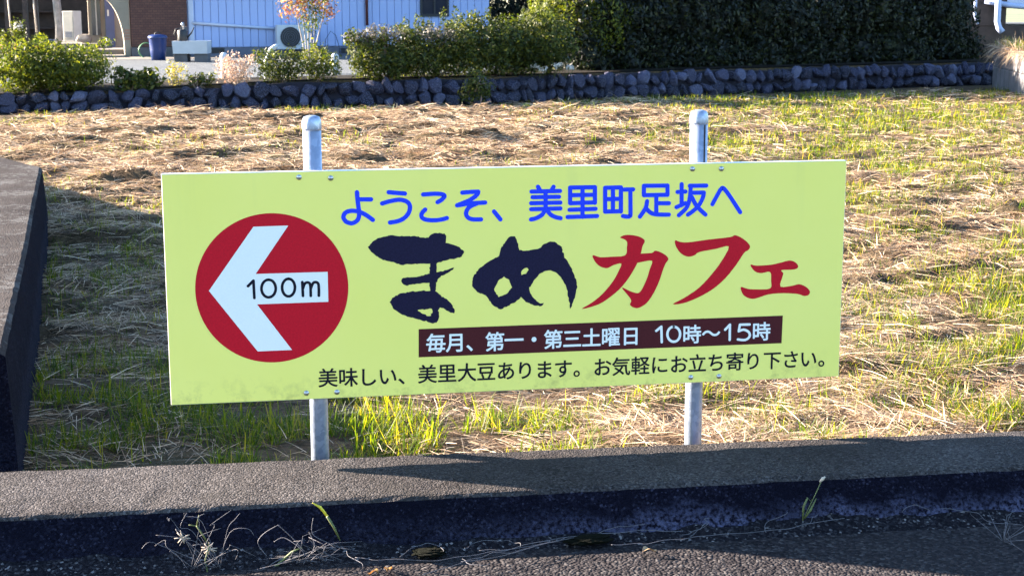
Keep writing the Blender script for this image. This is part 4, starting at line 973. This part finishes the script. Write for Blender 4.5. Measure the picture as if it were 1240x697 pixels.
# neighbour shed
sP = at(1182, 62, ZY+.35); s = 30/FPX
sP = atD(1190, 40, 34.0)
t = thing('shed', 'pale blue shed corner with white pipes at the top right', 'shed', (sP[0], sP[1], ZY-.1), -YAW)
zf_ = lambda py: (348.5-py)/FPX*34.0*math.cos(PITCH)+CAM[2]-34.0*math.sin(PITCH)-(ZY-.1)
box('wall', (.62, .4, zf_(12)), (4, 3.5, 3.0), M['trim'], t)
box('side_wall', (-.35, .42, zf_(33)), (.618, 3.5, 3.0), M['dark_wood'], t)
box('foundation', (-.3, .45, -.4), (4, 3.5, zf_(33)-.004), M['dark_wood'], t)
box('roof', (-.3, -.1, 3.0), (4.3, 3.8, 3.15), M['roof'], t)
tubes('drainpipe', [([(.36, .18, 3.0), (.36, .18, zf_(28)), (.40, .16, zf_(36)), (.47, .14, zf_(41))], .07)], M['pipe_blue'], t, 10)
tubes('thin_pipe', [([(-.13, .2, 3.0), (-.13, .2, zf_(20)), (-.06, .2, zf_(31))], .035)], M['pipe_blue'], t, 8)
tubes('cross_pipe', [([(.1, .3, zf_(3)), (.75, .3, zf_(9)), (1.5, .3, zf_(12))], .06)], M['pipe_blue'], t, 8)

# ================================================================== FOREGROUND WEEDS AND LITTER
def kerb_foot(x): return WFt(x)-.115
def ribbon_plant(name, label, cat, P, parts):
    """parts: (part name, list of (points, radius), material) relative to P"""
    t = thing(name, label, cat, P)
    for nm, paths, mt in parts: tubes(nm, paths, M[mt], t, 5)
    return t
def kp(px, py, ydist): return atY(px, py, ydist)
def px_path(pts, y, P, jit=.02, seed=0):
    r = random.Random(seed); return [tuple(atY(a, b, y+r.uniform(-jit, jit))-P) for a, b in pts]
yk = WFt(-.8)-.16
# dry spidery weed, left
P = atY(247, 690, yk); P[2] = ZR+.01
z5p = lambda pts: [(x/2.94, 460+y/2.94) for x, y in pts]
r = random.Random(5); spid = []
for i in range(17):
    a = r.uniform(.1, 3.0); l = r.uniform(.07, .20); e = (l*math.cos(a)*.9, r.uniform(-.06, .05), l*math.sin(a)*.85+.02)
    m = (e[0]*.55+r.uniform(-.03, .03), e[1]*.5, e[2]*.65+r.uniform(0, .04)); spid.append((catmull([(r.uniform(-.05, .05), 0, 0), m, (m[0]*.7+e[0]*.3+r.uniform(-.03, .03), e[1], m[2]+.03*r.random()), e], 4), .0007))
heads = []
for c in [(650, 560), (745, 600)]:
    cc = px_path(z5p([c]), yk, P)[0]
    for i in range(12):
        a = r.uniform(0, 6.28); heads.append(([cc, (cc[0]+.022*math.cos(a), cc[1]+r.uniform(-.012, .012), cc[2]+.018*math.sin(a))], [.0022, .001]))
ribbon_plant('dry_weed', 'spidery dry weed with pale seed heads at the foot of the kerb wall, left', 'weed', P, [('stem', spid, 'vine'), ('seed_head', heads, 'straw_pale'),
    ('green_stem', [(px_path(z5p([(745, 590), (725, 555), (700, 518)]), yk, P), .0022), (px_path(z5p([(700, 518), (708, 480)]), yk, P), .0016), (px_path(z5p([(700, 518), (672, 515)]), yk, P), .0016), (px_path(z5p([(745, 590), (730, 640), (740, 690)]), yk, P), .002)], 'weed_green')])
# mixed weed with yellow leaf
P = atY(372, 690, yk); P[2] = ZR+.01
blade = z5p([(1210, 570), (1190, 525), (1165, 485)]); blade2 = z5p([(1165, 485), (1140, 452), (1112, 436)])
arcs = [z5p([(950, 625), (918, 580), (940, 545), (990, 515)]), z5p([(990, 515), (1040, 560), (1085, 610)]), z5p([(975, 575), (1010, 560), (1060, 590), (1085, 620)]), z5p([(1115, 490), (1112, 545), (1160, 575), (1235, 605)]), z5p([(1150, 620), (1160, 590), (1200, 580)]), z5p([(920, 690), (990, 640), (1060, 620)]), z5p([(1050, 690), (1090, 640), (1120, 590), (1100, 540)])]
r = random.Random(8); spid = []
for i in range(20):
    a = r.uniform(.0, 3.14); l = r.uniform(.05, .16); spid.append(([(r.uniform(-.1, .1), 0, 0), (l*.5*math.cos(a)+r.uniform(-.04, .04), r.uniform(-.03, .03), l*.5*math.sin(a)+.01), (l*1.3*math.cos(a), r.uniform(-.05, .04), l*.6*math.sin(a))], [.0009, .0007, .0004]))
ribbon_plant('tangled_weed', 'tangled half-dry weed with one yellow grass leaf at the foot of the kerb wall', 'weed', P, [('stem', [(catmull(px_path(a, yk, P, .015, i), 4), .0010) for i, a in enumerate(arcs)]+spid, 'vine'),
    ('green_leaf', [(px_path(blade, yk, P), [.002, .0035, .004]), (px_path(z5p([(930, 690), (990, 655), (1040, 610), (1075, 595)]), yk, P), [.003, .004, .003, .001])], 'weed_green'), ('yellow_leaf', [(px_path(blade2, yk, P), [.004, .0045, .001])], 'weed_yellow')])
# long dry runner strands along the drift
z6p = lambda pts: [(410+x/2.94, 460+y/2.94) for x, y in pts]; z7p = lambda pts: [(820+x/2.94, 460+y/2.94) for x, y in pts]
runs = [z6p([(0, 590), (40, 625), (90, 660)]), z6p([(60, 630), (200, 640), (420, 630), (600, 600), (800, 560), (1000, 540), (1230, 535)]), z6p([(440, 650), (600, 615), (760, 575), (900, 545), (1000, 520), (1090, 510)]), z6p([(220, 625), (290, 585), (350, 585), (380, 610)]),
        z6p([(450, 600), (500, 572), (600, 572), (650, 590)]), z6p([(440, 640), (480, 655), (540, 655)]), z6p([(970, 585), (1100, 577), (1230, 565)]), z6p([(300, 690), (420, 650), (560, 620), (700, 595)]), z6p([(500, 605), (620, 600), (740, 580), (830, 556)])]
runs2 = [z7p([(0, 565), (120, 550), (280, 540), (450, 515), (600, 490)]), z7p([(40, 560), (100, 520), (110, 490)]), z7p([(20, 550), (80, 530), (100, 500)]), z7p([(310, 540), (330, 505), (390, 470)]), z7p([(940, 455), (1050, 470), (1120, 505), (1230, 515)]), z7p([(800, 470), (850, 445), (900, 465)]), z7p([(450, 520), (480, 490), (500, 480)])]
def runner(pts, lab, i):
    y = WFt(0)-.19; out = []
    for a, b in pts:
        P = at(a, b, ZR+.03)
        yk2 = min(max(P[1], WFt(P[0])-.38), WFt(P[0])-.09); Q_ = atY(a, b, yk2); Q_[2] = max(Q_[2], ZR+.012); out.append(tuple(Q_))
    V, Fs = tube_data(catmull([tuple(np.array(q_)+rng.normal(0, .004, 3)*(1, 1, .4)) for q_ in catmull(out, 3)], 3), .0008, 5)
    tag(new_obj('dry_runner', pymesh('dry_runner', V, Fs, True), M['vine']), lab, 'stem', 'dry stems along the kerb foot')
ORD = ['first', 'second', 'third', 'fourth', 'fifth', 'sixth', 'seventh', 'eighth', 'ninth', 'tenth', 'eleventh', 'twelfth', 'thirteenth', 'fourteenth', 'fifteenth', 'sixteenth']
for i, q in enumerate(sorted(runs+runs2, key=lambda a: a[0][0])): runner(q, 'thin dry stem along the kerb foot, %s from the left by its left end' % ORD[i], i)
# foxtail grass
P = atY(972, 632, WFt(1.)-.14); yk3 = P[1]
ribbon_plant('foxtail_grass', 'single foxtail grass with fuzzy head growing from the kerb foot', 'grass', P, [('stem', [(px_path(z7p([(447, 500), (470, 450), (495, 400), (515, 355)]), yk3, P, 0), .0014)], 'weed_green'),
    ('seed_head', [(px_path(z7p([(508, 362), (518, 350), (527, 343)]), yk3, P, 0), [.003, .0055, .002])], 'straw_pale'), ('leaf', [(px_path(z7p([(455, 490), (475, 460), (495, 420)]), yk3, P, 0), [.002, .004, .001]), (px_path(z7p([(447, 495), (450, 450), (465, 418), (475, 430)]), yk3, P, 0), [.002, .004, .003, .001])], 'weed_green')])
# twiggy weed in the lower right corner
P = at(1215, 655, ZR+.01); r = random.Random(3); tw = []
for i in range(13):
    a = r.uniform(0, 6.28); l = r.uniform(.05, .2); tw.append(([(0, 0, 0), (l*.5*math.cos(a), l*.5*math.sin(a), r.uniform(.01, .05)), (l*math.cos(a)+r.uniform(-.03, .03), l*math.sin(a), r.uniform(.0, .07))], [.0009, .0007, .0004]))
ribbon_plant('twiggy_weed', 'dry twiggy weed on the road in the lower right corner', 'weed', P, [('stem', tw, 'vine')])
# moss cushions
for i, (px, py, w, lab) in enumerate(((712, 653, 62, 'large dark moss cushion below the middle of the sign'), (520, 668, 42, 'smaller moss cushion left of the large one'))):
    P = at(px, py, ZR+.02); s = ((P-CAM)@FWD)/FPX; bm = bmesh.new(); bmesh.ops.create_icosphere(bm, subdivisions=4, radius=1)
    for v in bm.verts: v.co *= 1+.5*(float(vnoise(v.co.x*5+i*9+20, v.co.y*5+v.co.z*4+20))-.5)+random.uniform(-.05, .05)
    o = new_obj('moss_cushion', bm_mesh('moss_cushion', bm, True), M['moss']); o.location = P; o.scale = (w*s/2, .035, .011); o.rotation_euler = (0, 0, .05); tag(o, lab, 'moss', 'moss cushions at the kerb foot')
# fallen leaves
for i, (px, py, lab, sc_) in enumerate(((787, 667, 'curled brown fallen leaf on the sunlit road edge', 1.0), (470, 690, 'reddish fallen leaf at the bottom edge, right one', .8), (452, 694, 'reddish fallen leaf at the bottom edge, left one', .7))):
    P = at(px, py, ZR+.012); V = []; Fs = []
    for k in range(7):
        u = k/6; w = .014*math.sin(math.pi*min(1, u*.95+.03))**.7*sc_
        V += [((u-.5)*.05*sc_, -w, .006+.008*math.sin(u*5)), ((u-.5)*.05*sc_, 0, .002+.008*math.sin(u*5)), ((u-.5)*.05*sc_, w, .007+.008*math.sin(u*5+.4))]
    for k in range(6): Fs += [(3*k, 3*k+1, 3*k+4, 3*k+3), (3*k+1, 3*k+2, 3*k+5, 3*k+4)]
    o = new_obj('fallen_leaf', pymesh('fallen_leaf', V, Fs, True), M['leaf_dry'] if i == 0 else M['leaf_red']); o.location = P; o.rotation_euler = (0, 0, .4+i); tag(o, lab, 'leaf', 'fallen leaves on the road')
